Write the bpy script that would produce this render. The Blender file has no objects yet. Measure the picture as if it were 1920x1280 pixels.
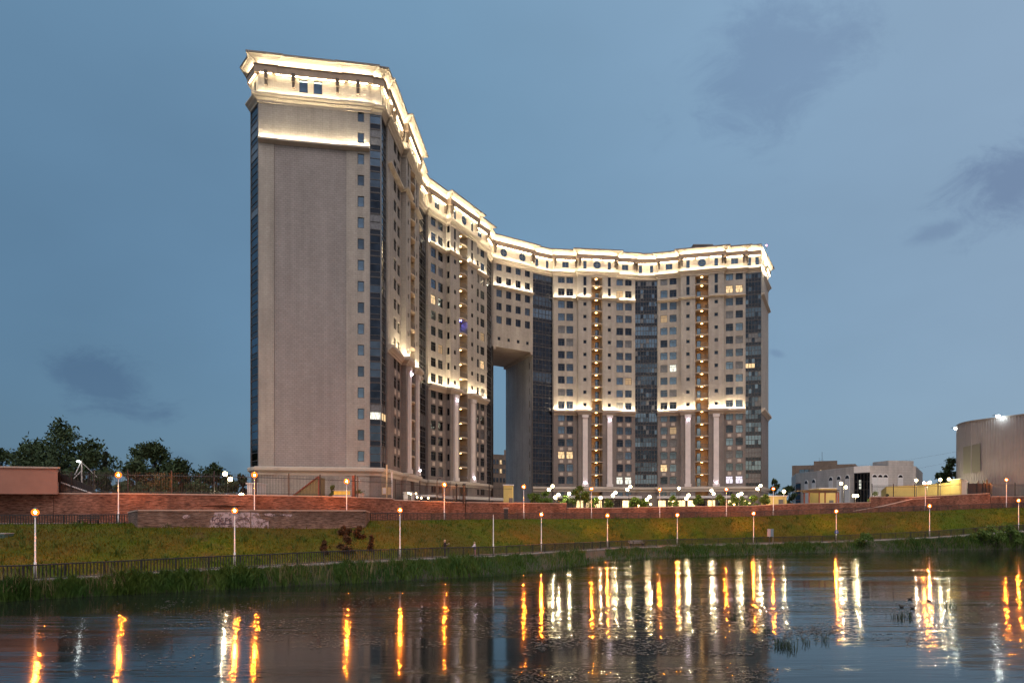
import bpy, bmesh, math, random
import numpy as np
from mathutils import Vector, Matrix
random.seed(7); RNG = np.random.default_rng(7)
R = math.radians
S = bpy.context.scene
COL = S.collection

# ------------------------------------------------------------------ camera, sky, sun, exposure
EYE, F, HZ = 5.4, 1280.0, 965.0          # eye height over the water, focal length and horizon line in photo pixels
cam = bpy.data.objects.new('camera', bpy.data.cameras.new('camera')); COL.objects.link(cam)
cam.location = (0, 0, EYE); cam.rotation_euler = (R(90), 0, 0)
cam.data.sensor_width = 36; cam.data.lens = 24.0
cam.data.shift_y = (HZ - 640) / 1920.0
cam.data.clip_start = 0.5; cam.data.clip_end = 9000
S.camera = cam
S.render.engine = 'CYCLES'
S.cycles.use_denoising = True
S.cycles.use_light_tree = True
S.cycles.sample_clamp_indirect = 6.0
S.cycles.max_bounces = 5; S.cycles.diffuse_bounces = 2; S.cycles.glossy_bounces = 3; S.cycles.transparent_max_bounces = 8
S.cycles.use_adaptive_sampling = True; S.cycles.adaptive_threshold = .03
S.cycles.caustics_reflective = False; S.cycles.caustics_refractive = False
S.view_settings.view_transform = 'Standard'; S.view_settings.look = 'None'
S.view_settings.gamma = 1.0; S.view_settings.use_curve_mapping = False
S.view_settings.exposure = 0.3

SUN_EL, SUN_AZ, GLOW_AZ = R(9), R(188), R(128)   # low afterglow behind the camera; the sky is palest farther round to the right
SKY_STRENGTH = .11
wd = bpy.data.worlds.new('World'); S.world = wd; wd.use_nodes = True
nt = wd.node_tree; nt.nodes.clear()
def wn(t, **k):
    n = nt.nodes.new(t)
    for a, b in k.items(): setattr(n, a, b)
    return n
def wm(op, a, b=None, c=None):
    n = wn('ShaderNodeMath', operation=op)
    for i, v in enumerate((a, b, c)):
        if v is None: continue
        if isinstance(v, (int, float)): n.inputs[i].default_value = v
        else: nt.links.new(v, n.inputs[i])
    return n.outputs[0]
sky = wn('ShaderNodeTexSky', sky_type='NISHITA', sun_disc=False)
sky.sun_elevation = SUN_EL; sky.sun_rotation = SUN_AZ
sky.altitude = 100; sky.air_density = 1.0; sky.dust_density = 2.0; sky.ozone_density = 2.5
tc = wn('ShaderNodeTexCoord'); sp = wn('ShaderNodeSeparateXYZ')
nt.links.new(tc.outputs['Generated'], sp.inputs[0])
az = wm('ARCTAN2', sp.outputs[0], sp.outputs[1]); el = wm('ARCSINE', sp.outputs[2])
mp = wn('ShaderNodeMapping'); mp.inputs['Scale'].default_value = (1, 1, 1.9)
nt.links.new(tc.outputs['Generated'], mp.inputs[0])
nz = wn('ShaderNodeTexNoise'); nz.inputs['Scale'].default_value = 11; nz.inputs['Detail'].default_value = 9; nz.inputs['Roughness'].default_value = .68; nz.inputs['Distortion'].default_value = .5
nt.links.new(mp.outputs[0], nz.inputs[0])
nb = wn('ShaderNodeTexNoise'); nb.inputs['Scale'].default_value = 2.2; nb.inputs['Detail'].default_value = 4
nt.links.new(mp.outputs[0], nb.inputs[0])
total = None
for (px, py, rx, ry, rot, dens) in ((205, 722, 135, 62, -18, .72), (1440, 130, 190, 120, 10, .55), (1900, 345, 160, 75, 28, .9), (1765, 432, 95, 22, 8, .6),
                                    (425, 872, 48, 42, 0, .35), (330, 868, 55, 30, 0, .3), (1455, 662, 22, 9, -20, .5), (60, 880, 180, 40, 0, .3), (2300, 560, 300, 90, 20, .7), (-500, 300, 350, 110, -10, .6)):
    x, zz = (px - 960) / F, (HZ - py) / F
    a0, e0 = math.atan(x), math.atan(zz / math.sqrt(1 + x * x))
    ra, re = rx / F / (1 + x * x), ry / F / math.sqrt(1 + x * x)
    da, de = wm('SUBTRACT', az, a0), wm('SUBTRACT', el, e0)
    c, s_ = math.cos(R(rot)), math.sin(R(rot))
    u = wm('DIVIDE', wm('ADD', wm('MULTIPLY', da, c), wm('MULTIPLY', de, s_)), ra)
    v = wm('DIVIDE', wm('SUBTRACT', wm('MULTIPLY', de, c), wm('MULTIPLY', da, s_)), re)
    r = wm('SQRT', wm('ADD', wm('MULTIPLY', u, u), wm('MULTIPLY', v, v)))
    r = wm('ADD', r, wm('MULTIPLY', wm('SUBTRACT', nz.outputs[0], .5), 2.6))
    mr = wn('ShaderNodeMapRange', interpolation_type='SMOOTHSTEP'); nt.links.new(r, mr.inputs[0])
    mr.inputs[1].default_value = 1.15; mr.inputs[2].default_value = .25; mr.inputs[3].default_value = 0; mr.inputs[4].default_value = dens
    total = mr.outputs[0] if total is None else wm('MAXIMUM', total, mr.outputs[0])
# broad twilight colour: slate blue away from the afterglow, paler towards it, over the physical sky
dp = wm('ADD', wm('MULTIPLY', sp.outputs[0], math.sin(GLOW_AZ)), wm('MULTIPLY', sp.outputs[1], math.cos(GLOW_AZ)))
gl_ = wn('ShaderNodeValToRGB'); nt.links.new(wm('MULTIPLY_ADD', dp, .5, .5), gl_.inputs[0])
ce = gl_.color_ramp.elements
ce[0].position = 0; ce[0].color = (.085, .173, .278, 1); ce[1].position = 1; ce[1].color = (.62, .52, .50, 1)
for pos, c in ((.22, (.150, .265, .385)), (.5, (.245, .35, .475)), (.75, (.42, .43, .48))): x_ = ce.new(pos); x_.color = (*c, 1)
lift = wm('MULTIPLY_ADD', el, .40, .81)
tw = wn('ShaderNodeVectorMath', operation='SCALE'); nt.links.new(gl_.outputs[0], tw.inputs[0]); nt.links.new(wm('DIVIDE', lift, SKY_STRENGTH), tw.inputs['Scale'])
hs = wn('ShaderNodeMix', data_type='RGBA'); hs.inputs[0].default_value = .86
nt.links.new(sky.outputs[0], hs.inputs[6]); nt.links.new(tw.outputs[0], hs.inputs[7])
cm = wn('ShaderNodeMix', data_type='RGBA', blend_type='MULTIPLY'); nt.links.new(total, cm.inputs[0])
cm.inputs[7].default_value = (.68, .68, .77, 1); nt.links.new(hs.outputs[2], cm.inputs[6])
vr = wn('ShaderNodeMapRange'); nt.links.new(nb.outputs[0], vr.inputs[0]); vr.inputs[1].default_value = .3; vr.inputs[2].default_value = .7; vr.inputs[3].default_value = .93; vr.inputs[4].default_value = 1.07
bg = wn('ShaderNodeBackground'); nt.links.new(cm.outputs[2], bg.inputs[0])
nt.links.new(wm('MULTIPLY', vr.outputs[0], SKY_STRENGTH), bg.inputs[1])
wo = wn('ShaderNodeOutputWorld'); nt.links.new(bg.outputs[0], wo.inputs[0])

sl = bpy.data.lights.new('afterglow_sun', 'SUN'); sl.energy = 1.4; sl.angle = R(36); sl.color = (1.0, .87, .81)
so = bpy.data.objects.new('afterglow_sun', sl); COL.objects.link(so); so.location = (40, -60, 60)
LAMP_EL = R(55)                          # the bright upper sky behind the camera, high over the sunken sun
sd = Vector((math.sin(SUN_AZ) * math.cos(LAMP_EL), math.cos(SUN_AZ) * math.cos(LAMP_EL), math.sin(LAMP_EL)))
so.rotation_euler = sd.to_track_quat('Z', 'Y').to_euler()

# ------------------------------------------------------------------ helpers
def W(px, py, Y):
    return Vector(((px - 960) / F * Y, Y, EYE + (HZ - py) / F * Y))
def X(px, Y): return (px - 960) / F * Y
def H(py, Y): return EYE + (HZ - py) / F * Y

MATS = {}
def mat(name, col=(.5, .5, .5), rough=.7, metal=0., var=0., vscale=2., bump=0., bscale=20., emit=None, estr=0., spec=.5, col2=None, obj_coord=True, stretch=(1, 1, 1), coat=0., aniso_noise=None):
    m = bpy.data.materials.new(name); m.use_nodes = True; MATS[name] = m
    t = m.node_tree; b = t.nodes['Principled BSDF']
    b.inputs['Base Color'].default_value = (*col, 1); b.inputs['Roughness'].default_value = rough
    b.inputs['Metallic'].default_value = metal; b.inputs['Specular IOR Level'].default_value = spec
    if coat: b.inputs['Coat Weight'].default_value = coat; b.inputs['Coat Roughness'].default_value = .04
    if emit:
        b.inputs['Emission Color'].default_value = (*emit, 1); b.inputs['Emission Strength'].default_value = estr
    if var or bump or col2:
        c = t.nodes.new('ShaderNodeTexCoord'); mpn = t.nodes.new('ShaderNodeMapping'); mpn.inputs['Scale'].default_value = stretch
        t.links.new(c.outputs['Object'], mpn.inputs[0])
        if var or col2:
            n = t.nodes.new('ShaderNodeTexNoise'); n.inputs['Scale'].default_value = vscale; n.inputs['Detail'].default_value = 6; n.inputs['Roughness'].default_value = .65
            t.links.new(mpn.outputs[0], n.inputs[0])
            rp = t.nodes.new('ShaderNodeMapRange'); rp.inputs[1].default_value = .32; rp.inputs[2].default_value = .68
            t.links.new(n.outputs[0], rp.inputs[0])
            mx = t.nodes.new('ShaderNodeMix'); mx.data_type = 'RGBA'; t.links.new(rp.outputs[0], mx.inputs[0])
            lo = col2 or tuple(x * (1 - var) for x in col); hi = col if col2 else tuple(x * (1 + var) for x in col)
            mx.inputs[6].default_value = (*lo, 1); mx.inputs[7].default_value = (*hi, 1)
            t.links.new(mx.outputs[2], b.inputs['Base Color'])
        if bump:
            n2 = t.nodes.new('ShaderNodeTexNoise'); n2.inputs['Scale'].default_value = bscale; n2.inputs['Detail'].default_value = 5
            t.links.new(mpn.outputs[0], n2.inputs[0])
            bp = t.nodes.new('ShaderNodeBump'); bp.inputs['Strength'].default_value = bump; bp.inputs['Distance'].default_value = .05
            t.links.new(n2.outputs[0], bp.inputs['Height']); t.links.new(bp.outputs[0], b.inputs['Normal'])
    return m

def brickmat(name, c1, c2, mortar, bw, rh, ms=.012, rough=.75, stain=.18, bump=.5, offset=.5):
    """tiles laid on the UV map, which is in metres along the wall and up"""
    m = bpy.data.materials.new(name); m.use_nodes = True; MATS[name] = m
    t = m.node_tree; b = t.nodes['Principled BSDF']; b.inputs['Roughness'].default_value = rough; b.inputs['Specular IOR Level'].default_value = .3
    uv = t.nodes.new('ShaderNodeUVMap')
    k = t.nodes.new('ShaderNodeTexBrick'); k.offset = offset; k.inputs['Scale'].default_value = 1; k.inputs['Brick Width'].default_value = bw; k.inputs['Row Height'].default_value = rh
    k.inputs['Mortar Size'].default_value = ms; k.inputs['Mortar Smooth'].default_value = .3; k.inputs['Bias'].default_value = 0
    k.inputs['Color1'].default_value = (*c1, 1); k.inputs['Color2'].default_value = (*c2, 1); k.inputs['Mortar'].default_value = (*mortar, 1)
    t.links.new(uv.outputs[0], k.inputs[0])
    g = t.nodes.new('ShaderNodeTexCoord'); n = t.nodes.new('ShaderNodeTexNoise'); n.inputs['Scale'].default_value = .35; n.inputs['Detail'].default_value = 8; n.inputs['Roughness'].default_value = .7
    mp_ = t.nodes.new('ShaderNodeMapping'); mp_.inputs['Scale'].default_value = (1, 1, .5); t.links.new(g.outputs['Object'], mp_.inputs[0]); t.links.new(mp_.outputs[0], n.inputs[0])
    r_ = t.nodes.new('ShaderNodeMapRange'); r_.inputs[1].default_value = .3; r_.inputs[2].default_value = .7; r_.inputs[3].default_value = 1 - stain; r_.inputs[4].default_value = 1 + stain
    t.links.new(n.outputs[0], r_.inputs[0])
    ms_ = t.nodes.new('ShaderNodeMapping'); ms_.inputs['Scale'].default_value = (1.1, .035, 1); t.links.new(uv.outputs[0], ms_.inputs[0])
    n3 = t.nodes.new('ShaderNodeTexNoise'); n3.inputs['Scale'].default_value = 1; n3.inputs['Detail'].default_value = 6; t.links.new(ms_.outputs[0], n3.inputs[0])
    r3 = t.nodes.new('ShaderNodeMapRange'); r3.inputs[1].default_value = .35; r3.inputs[2].default_value = .7; r3.inputs[3].default_value = 1.04; r3.inputs[4].default_value = 1 - stain * .9; t.links.new(n3.outputs[0], r3.inputs[0])
    ml_ = t.nodes.new('ShaderNodeMath'); ml_.operation = 'MULTIPLY'; t.links.new(r_.outputs[0], ml_.inputs[0]); t.links.new(r3.outputs[0], ml_.inputs[1])
    mx = t.nodes.new('ShaderNodeMix'); mx.data_type = 'RGBA'; mx.blend_type = 'MULTIPLY'; mx.inputs[0].default_value = 1
    t.links.new(k.outputs[0], mx.inputs[6]); t.links.new(ml_.outputs[0], mx.inputs[7]); t.links.new(mx.outputs[2], b.inputs['Base Color'])
    bp = t.nodes.new('ShaderNodeBump'); bp.inputs['Strength'].default_value = bump; bp.inputs['Distance'].default_value = .02
    t.links.new(k.outputs[1], bp.inputs['Height']); bp.invert = True; t.links.new(bp.outputs[0], b.inputs['Normal'])
    return m

def stonemat(name, c1, c2, c3):
    """rough thin-coursed stone: two stretched noises over the UV map in metres"""
    m = bpy.data.materials.new(name); m.use_nodes = True; MATS[name] = m
    t = m.node_tree; b = t.nodes['Principled BSDF']; b.inputs['Roughness'].default_value = .85; b.inputs['Specular IOR Level'].default_value = .25
    uv = t.nodes.new('ShaderNodeUVMap'); mp_ = t.nodes.new('ShaderNodeMapping'); mp_.inputs['Scale'].default_value = (1.5, 7.5, 1); t.links.new(uv.outputs[0], mp_.inputs[0])
    n = t.nodes.new('ShaderNodeTexNoise'); n.inputs['Scale'].default_value = 1; n.inputs['Detail'].default_value = 6; n.inputs['Roughness'].default_value = .7; t.links.new(mp_.outputs[0], n.inputs[0])
    n2 = t.nodes.new('ShaderNodeTexNoise'); n2.inputs['Scale'].default_value = .45; n2.inputs['Detail'].default_value = 5; t.links.new(uv.outputs[0], n2.inputs[0])
    cr = t.nodes.new('ShaderNodeValToRGB'); e = cr.color_ramp.elements
    e[0].position = .37; e[0].color = (*c1, 1); e[1].position = .66; e[1].color = (*c3, 1); x = e.new(.5); x.color = (*c2, 1)
    t.links.new(n.outputs[0], cr.inputs[0])
    r_ = t.nodes.new('ShaderNodeMapRange'); r_.inputs[1].default_value = .3; r_.inputs[2].default_value = .7; r_.inputs[3].default_value = .58; r_.inputs[4].default_value = 1.3; t.links.new(n2.outputs[0], r_.inputs[0])
    mx = t.nodes.new('ShaderNodeMix'); mx.data_type = 'RGBA'; mx.blend_type = 'MULTIPLY'; mx.inputs[0].default_value = 1
    t.links.new(cr.outputs[0], mx.inputs[6]); t.links.new(r_.outputs[0], mx.inputs[7]); t.links.new(mx.outputs[2], b.inputs['Base Color'])
    bp = t.nodes.new('ShaderNodeBump'); bp.inputs['Strength'].default_value = .9; bp.inputs['Distance'].default_value = .05
    t.links.new(n.outputs[0], bp.inputs['Height']); t.links.new(bp.outputs[0], b.inputs['Normal'])
    return m

class MB:
    """collects faces (with uv in metres) and builds ONE mesh object"""
    def __init__(s): s.v = []; s.f = []; s.uv = []; s.m = []
    def face(s, pts, uv=None, mi=0):
        i = len(s.v); s.v += [tuple(p) for p in pts]; s.f.append(tuple(range(i, i + len(pts)))); s.m.append(mi)
        s.uv.append(uv or [(p[0] + p[1], p[2]) for p in pts])
    def obox(s, o, dx, dy, dz, mi=0):
        """box from corner o spanned by three vectors"""
        o, dx, dy, dz = map(Vector, (o, dx, dy, dz))
        if dx.cross(dy).dot(dz) < 0: o, dy = o + dy, -dy
        a, b, c, d = o, o + dx, o + dx + dy, o + dy
        for q in ((a, d, c, b), (a + dz, b + dz, c + dz, d + dz), (a, b, b + dz, a + dz), (b, c, c + dz, b + dz), (c, d, d + dz, c + dz), (d, a, a + dz, d + dz)):
            s.face(q, mi=mi)
        return s
    def box(s, x0, x1, y0, y1, z0, z1, mi=0): return s.obox((x0, y0, z0), (x1 - x0, 0, 0), (0, y1 - y0, 0), (0, 0, z1 - z0), mi)
    def tube(s, pts, rad, n=8, mi=0, cap=True):
        pts = [Vector(p) for p in pts]
        if isinstance(rad, (int, float)): rad = [rad] * len(pts)
        rings = []
        for i, p in enumerate(pts):
            d = (pts[min(i + 1, len(pts) - 1)] - pts[max(i - 1, 0)]).normalized()
            u = d.orthogonal().normalized() if abs(d.z) < .99 else Vector((1, 0, 0)); w = d.cross(u).normalized(); u = w.cross(d)
            rings.append([p + (u * math.cos(2 * math.pi * k / n) + w * math.sin(2 * math.pi * k / n)) * rad[i] for k in range(n)])
        for a, b in zip(rings, rings[1:]):
            for k in range(n): s.face((a[k], a[(k + 1) % n], b[(k + 1) % n], b[k]), mi=mi)
        if cap: s.face(rings[0][::-1], mi=mi); s.face(rings[-1], mi=mi)
        return s
    def lathe(s, c, prof, n=12, mi=0):
        c = Vector(c); rings = [[c + Vector((r * math.cos(2 * math.pi * k / n), r * math.sin(2 * math.pi * k / n), z)) for k in range(n)] for r, z in prof]
        for a, b in zip(rings, rings[1:]):
            for k in range(n): s.face((a[k], a[(k + 1) % n], b[(k + 1) % n], b[k]), mi=mi)
        return s
    def build(s, name, mats, parent=None, smooth=False):
        me = bpy.data.meshes.new(name); me.from_pydata(s.v, [], s.f)
        mats = mats if isinstance(mats, (list, tuple)) else [mats]
        for m in mats: me.materials.append(MATS[m] if isinstance(m, str) else m)
        ul = me.uv_layers.new(name='UVMap'); ul.data.foreach_set('uv', [c for f in s.uv for p in f for c in p])
        me.polygons.foreach_set('material_index', s.m)
        if smooth:
            bm = bmesh.new(); bm.from_mesh(me); bmesh.ops.remove_doubles(bm, verts=bm.verts, dist=.0005); bm.to_mesh(me); bm.free()
            me.polygons.foreach_set('use_smooth', [True] * len(me.polygons))
        me.update()
        o = bpy.data.objects.new(name, me); COL.objects.link(o)
        if parent: adopt(o, parent)
        return o
def adopt(o, parent):
    o.parent = parent
    if 'wx' in parent: o.matrix_parent_inverse = Matrix.Translation((-parent['wx'], -parent['wy'], -parent['wz']))
def empty(name, loc):
    o = bpy.data.objects.new(name, None); COL.objects.link(o); o.location = loc; o.empty_display_size = .3
    o['wx'], o['wy'], o['wz'] = map(float, loc); return o
def tag(o, label=None, cat=None, group=None, kind=None):
    for k, v in (('label', label), ('category', cat), ('group', group), ('kind', kind)):
        if v: o[k] = v
    return o
def link_copy(src, name=None, parent=None, mw=None):
    o = src.copy(); COL.objects.link(o)
    if parent is not None: o.parent = parent
    if mw is not None: o.matrix_basis = mw
    return o
def mesh_obj(name, me, parent=None, basis=None, direct=False):
    o = bpy.data.objects.new(name, me); COL.objects.link(o)
    if parent:
        if direct: o.parent = parent
        else: adopt(o, parent)
    if basis is not None: o.matrix_basis = basis
    return o
ORD = ['first', 'second', 'third', 'fourth', 'fifth', 'sixth', 'seventh', 'eighth', 'ninth', 'tenth', 'eleventh', 'twelfth', 'thirteenth', 'fourteenth', 'fifteenth', 'sixteenth', 'seventeenth', 'eighteenth', 'nineteenth', 'twentieth', 'twenty-first', 'twenty-second', 'twenty-third', 'twenty-fourth']

# ------------------------------------------------------------------ materials
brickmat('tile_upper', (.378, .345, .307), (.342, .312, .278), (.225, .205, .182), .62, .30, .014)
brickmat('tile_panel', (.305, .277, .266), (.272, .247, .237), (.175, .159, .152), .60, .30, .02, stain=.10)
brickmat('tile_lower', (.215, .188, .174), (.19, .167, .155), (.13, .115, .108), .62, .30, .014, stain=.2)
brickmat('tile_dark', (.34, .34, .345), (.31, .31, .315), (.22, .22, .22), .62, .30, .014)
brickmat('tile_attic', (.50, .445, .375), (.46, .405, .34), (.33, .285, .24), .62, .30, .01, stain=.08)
mat('cornice', (.44, .385, .32), .7, var=.08, vscale=1.5)
mat('frieze', (.38, .29, .22), .75, var=.1, vscale=1.5)
mat('pilaster', (.60, .55, .53), .6, var=.08, vscale=1.0)
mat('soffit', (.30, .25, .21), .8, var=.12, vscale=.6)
mat('roof_edge', (.16, .15, .145), .6)
mat('frame', (.055, .05, .05), .45)
mat('metal_dark', (.03, .028, .03), .45, metal=.3)
mat('metal_mid', (.16, .16, .165), .4, metal=.5)
mat('glass_dark', (.075, .105, .14), .07, metal=1, var=.3, vscale=.4, bump=.03, bscale=1.2)
mat('glass_blue', (.12, .175, .235), .06, metal=1, var=.25, vscale=.4, bump=.03, bscale=1.0)
mat('glass_deep', (.030, .042, .060), .08, metal=1, var=.4, vscale=.7, bump=.03, bscale=1.0)
mat('glass_curtain', (.13, .135, .145), .3, metal=.3, var=.4, vscale=3, coat=.35)
mat('spandrel', (.026, .034, .048), .14, metal=.75, var=.2, vscale=.5)
mat('lit_warm', (.3, .2, .1), .5, var=.3, emit=(1, .70, .36), estr=.9)
mat('lit_white', (.3, .3, .3), .5, var=.3, emit=(.92, .95, .80), estr=1.0)
mat('lit_dim', (.12, .09, .06), .3, emit=(1, .66, .34), estr=.3)
mat('lit_violet', (.3, .3, .3), .5, emit=(.92, .84, 1), estr=.85)
mat('led_warm', (1, .8, .5), .5, emit=(1, .86, .60), estr=72)
mat('led_strong', (1, .8, .5), .5, emit=(1, .84, .56), estr=230)
mat('led_ledge', (1, .8, .5), .5, emit=(1, .84, .56), estr=125)
mat('led_wash', (1, .8, .5), .5, emit=(1, .80, .50), estr=330)
mat('led_soft', (1, .8, .5), .5, emit=(1, .83, .54), estr=34)
mat('lamp_warm', (1, .8, .5), .5, emit=(1, .58, .20), estr=17)
mat('lamp_blue', (.5, .5, 1), .5, emit=(.10, .14, 1), estr=70)
mat('lamp_violet', (1, .9, 1), .5, emit=(.95, .80, 1), estr=45)
mat('beacon_red', (1, .3, .4), .5, emit=(1, .25, .38), estr=12)
mat('panel_light', (.47, .41, .35), .7, var=.1)
mat('balcony_slab', (.45, .36, .27), .7)
mat('balcony_wall', (.56, .38, .23), .8, var=.1)  # orange colour also carries the amber glow of the balcony lamps

MATS['lit_dim'].cycles.emission_sampling = 'NONE'
for nm_ in ('lit_warm', 'lit_white', 'lit_violet'):
    t = MATS[nm_].node_tree; b_ = t.nodes['Principled BSDF']; MATS[nm_].cycles.emission_sampling = 'NONE'
    c_ = t.nodes.new('ShaderNodeTexCoord'); mp_ = t.nodes.new('ShaderNodeMapping'); mp_.inputs['Scale'].default_value = (5, 5, .9); t.links.new(c_.outputs['Object'], mp_.inputs[0])
    n = t.nodes.new('ShaderNodeTexNoise'); n.inputs['Scale'].default_value = 1.3; n.inputs['Detail'].default_value = 4; t.links.new(mp_.outputs[0], n.inputs[0])
    r_ = t.nodes.new('ShaderNodeMapRange'); r_.inputs[1].default_value = .35; r_.inputs[2].default_value = .65; r_.inputs[3].default_value = .25; r_.inputs[4].default_value = 1.25; t.links.new(n.outputs[0], r_.inputs[0]); t.links.new(r_.outputs[0], b_.inputs['Emission Strength'])

# ------------------------------------------------------------------ the tall building
Z0, ZB0, ZB1, ZM0, ZM1, ZT0, ZT1, ZL0, ZL1, ZF0, ZF1, ZR0, ZR = 5.6, 11.3, 12.1, 29.6, 30.45, 56.85, 57.3, 62.75, 63.4, 66.25, 67.35, 68.27, 68.45
def zc(k): return 61.7 - 3 * k
BB = Vector((-18, 97, Z0))
bld = empty('apartment_tower', BB)
tag(bld, 'huge curved beige apartment tower with glowing cornices and open passage through its middle', 'apartment building')

V2 = lambda a: Vector((a[0], a[1]))
def frame_of(A, B):
    d = (V2(B) - V2(A)); L = d.length; d = d / L; return d, Vector((d.y, -d.x)), L
def P3(p, z): return Vector((p[0], p[1], z))

def wall(mb, A, B, z0, z1, holes=(), depth=.28, mi=0, u0=0.):
    """vertical wall from A to B with rectangular openings (u0,u1,v0,v1) and their reveals"""
    d, n, L = frame_of(A, B); A = V2(A)
    us = sorted({0., L, *[h[0] for h in holes], *[h[1] for h in holes]}); vs = sorted({z0, z1, *[h[2] for h in holes], *[h[3] for h in holes]})
    def q(u, v, w=0.): p = A + d * u - n * w; return (p.x, p.y, v)
    if not holes: us, vs = [0, L], [z0, z1]
    for i in range(len(us) - 1):
        run = None
        for j in range(len(vs) - 1):
            uc, vc = (us[i] + us[i + 1]) / 2, (vs[j] + vs[j + 1]) / 2
            solid = not any(h[0] < uc < h[1] and h[2] < vc < h[3] for h in holes)
            if solid and run is None: run = vs[j]
            if run is not None and (not solid or j == len(vs) - 2):
                top = vs[j + 1] if solid else vs[j]
                a, b = us[i], us[i + 1]
                mb.face((q(a, run), q(b, run), q(b, top), q(a, top)), [(a + u0, run), (b + u0, run), (b + u0, top), (a + u0, top)], mi); run = None
    for a, b, v, t in holes:
        for (p, r) in (((a, v), (b, v)), ((b, v), (b, t)), ((b, t), (a, t)), ((a, t), (a, v))):
            mb.face((q(*p), q(*p, depth), q(*r, depth), q(*r)), [(0, 0), (depth, 0), (depth, 1), (0, 1)], mi)

def sweep(mb, path, prof, mi=0, cap=True):
    """profile [(out, z)...] swept along a plan path with mitred corners"""
    P = [V2(path[0])]
    for p in path[1:]:
        if (V2(p) - P[-1]).length > .01: P.append(V2(p))
    ns = [frame_of(a, b)[1] for a, b in zip(P, P[1:])]
    ms = [ns[0]] + [(a + b) / max(.3, 1 + a.dot(b)) for a, b in zip(ns, ns[1:])] + [ns[-1]]
    cum = [0]
    for a, b in zip(P, P[1:]): cum.append(cum[-1] + (b - a).length)
    ring = [[P3(p + m * o, z) for o, z in prof] for p, m in zip(P, ms)]
    for i in range(len(ring) - 1):
        for j in range(len(prof) - 1):
            mb.face((ring[i][j], ring[i + 1][j], ring[i + 1][j + 1], ring[i][j + 1]), [(cum[i], prof[j][1]), (cum[i + 1], prof[j][1]), (cum[i + 1], prof[j + 1][1]), (cum[i], prof[j + 1][1])], mi)
    if cap: mb.face(ring[0], mi=mi); mb.face(ring[-1][::-1], mi=mi)

# window meshes shared by size: x along the wall, y into the wall, z up
WM = {}
def win_meshes(w, h, style):
    key = (round(w, 2), round(h, 2), style)
    if key in WM: return WM[key]
    t = .075; f = MB()
    f.box(-w / 2, w / 2, .10, .2, -h / 2, -h / 2 + t); f.box(-w / 2, w / 2, .10, .2, h / 2 - t, h / 2)
    f.box(-w / 2, -w / 2 + t, .10, .2, -h / 2 + t, h / 2 - t); f.box(w / 2 - t, w / 2, .10, .2, -h / 2 + t, h / 2 - t)
    if style == 'tee':
        zt = h / 2 - .52; f.box(-w / 2 + t, w / 2 - t, .105, .195, zt - .03, zt + .03); f.box(-.03, .03, .107, .193, -h / 2 + t, zt - .03)
    if style == 'side':
        f.box(-w * .12, -w * .12 + .06, .105, .195, -h / 2 + t, h / 2 - t); zt = h / 2 - .5; f.box(-w / 2 + t, -w * .12, .107, .193, zt - .03, zt + .03)
    if style == 'cross':
        f.box(-.03, .03, .105, .195, -h / 2 + t, h / 2 - t)
    o = f.build('tmp', 'frame'); fm = o.data; bpy.data.objects.remove(o)
    p = MB(); p.box(-w / 2 + .05, w / 2 - .05, .15, .155, -h / 2 + .05, h / 2 - .05); o = p.build('tmp', 'glass_dark'); pm = o.data; bpy.data.objects.remove(o)
    WM[key] = (fm, pm, {}); return WM[key]
def pane_mesh(entry, m):
    if m not in entry[2]:
        c = entry[1].copy(); c.materials.clear(); c.materials.append(MATS[m]); entry[2][m] = c
    return entry[2][m]
def window(A, d, n, u, z, w, h, style='tee', glass=None, name='window', parent=None, out=0.):
    e = win_meshes(w, h, style); p = V2(A) + d * u + n * out
    M = Matrix(((d.x, -n.x, 0, p.x), (d.y, -n.y, 0, p.y), (0, 0, 1, z), (0, 0, 0, 1)))
    o = mesh_obj(name, e[0], parent or bld, M)
    g = glass or random.choices(['glass_dark', 'glass_blue', 'glass_deep', 'glass_curtain', 'lit_dim'], [5, 3, 3, 1.6, .25])[0]
    mesh_obj('pane', pane_mesh(e, g), o, direct=True)
    return o

walls_up, walls_lo, walls_at = MB(), MB(), MB()
def zoned_wall(A, B, holes, z0=Z0, one=False):
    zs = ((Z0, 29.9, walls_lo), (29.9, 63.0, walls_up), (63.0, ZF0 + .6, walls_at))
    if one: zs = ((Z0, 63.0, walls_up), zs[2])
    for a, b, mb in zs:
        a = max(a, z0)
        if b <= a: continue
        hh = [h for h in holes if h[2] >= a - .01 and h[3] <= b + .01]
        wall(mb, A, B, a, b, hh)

LEDS, SOFT = MB(), MB()
def strip(A, B, z, out=.34, mb=None, trim=.25, w=.10):
    d, n, L = frame_of(A, B)
    if L < 2 * trim + .1: return
    p = V2(A) + d * trim + n * out
    (mb or LEDS).obox(P3(p, z), P3(d * (L - 2 * trim), 0), P3(n * w, 0), (0, 0, .05))

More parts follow.
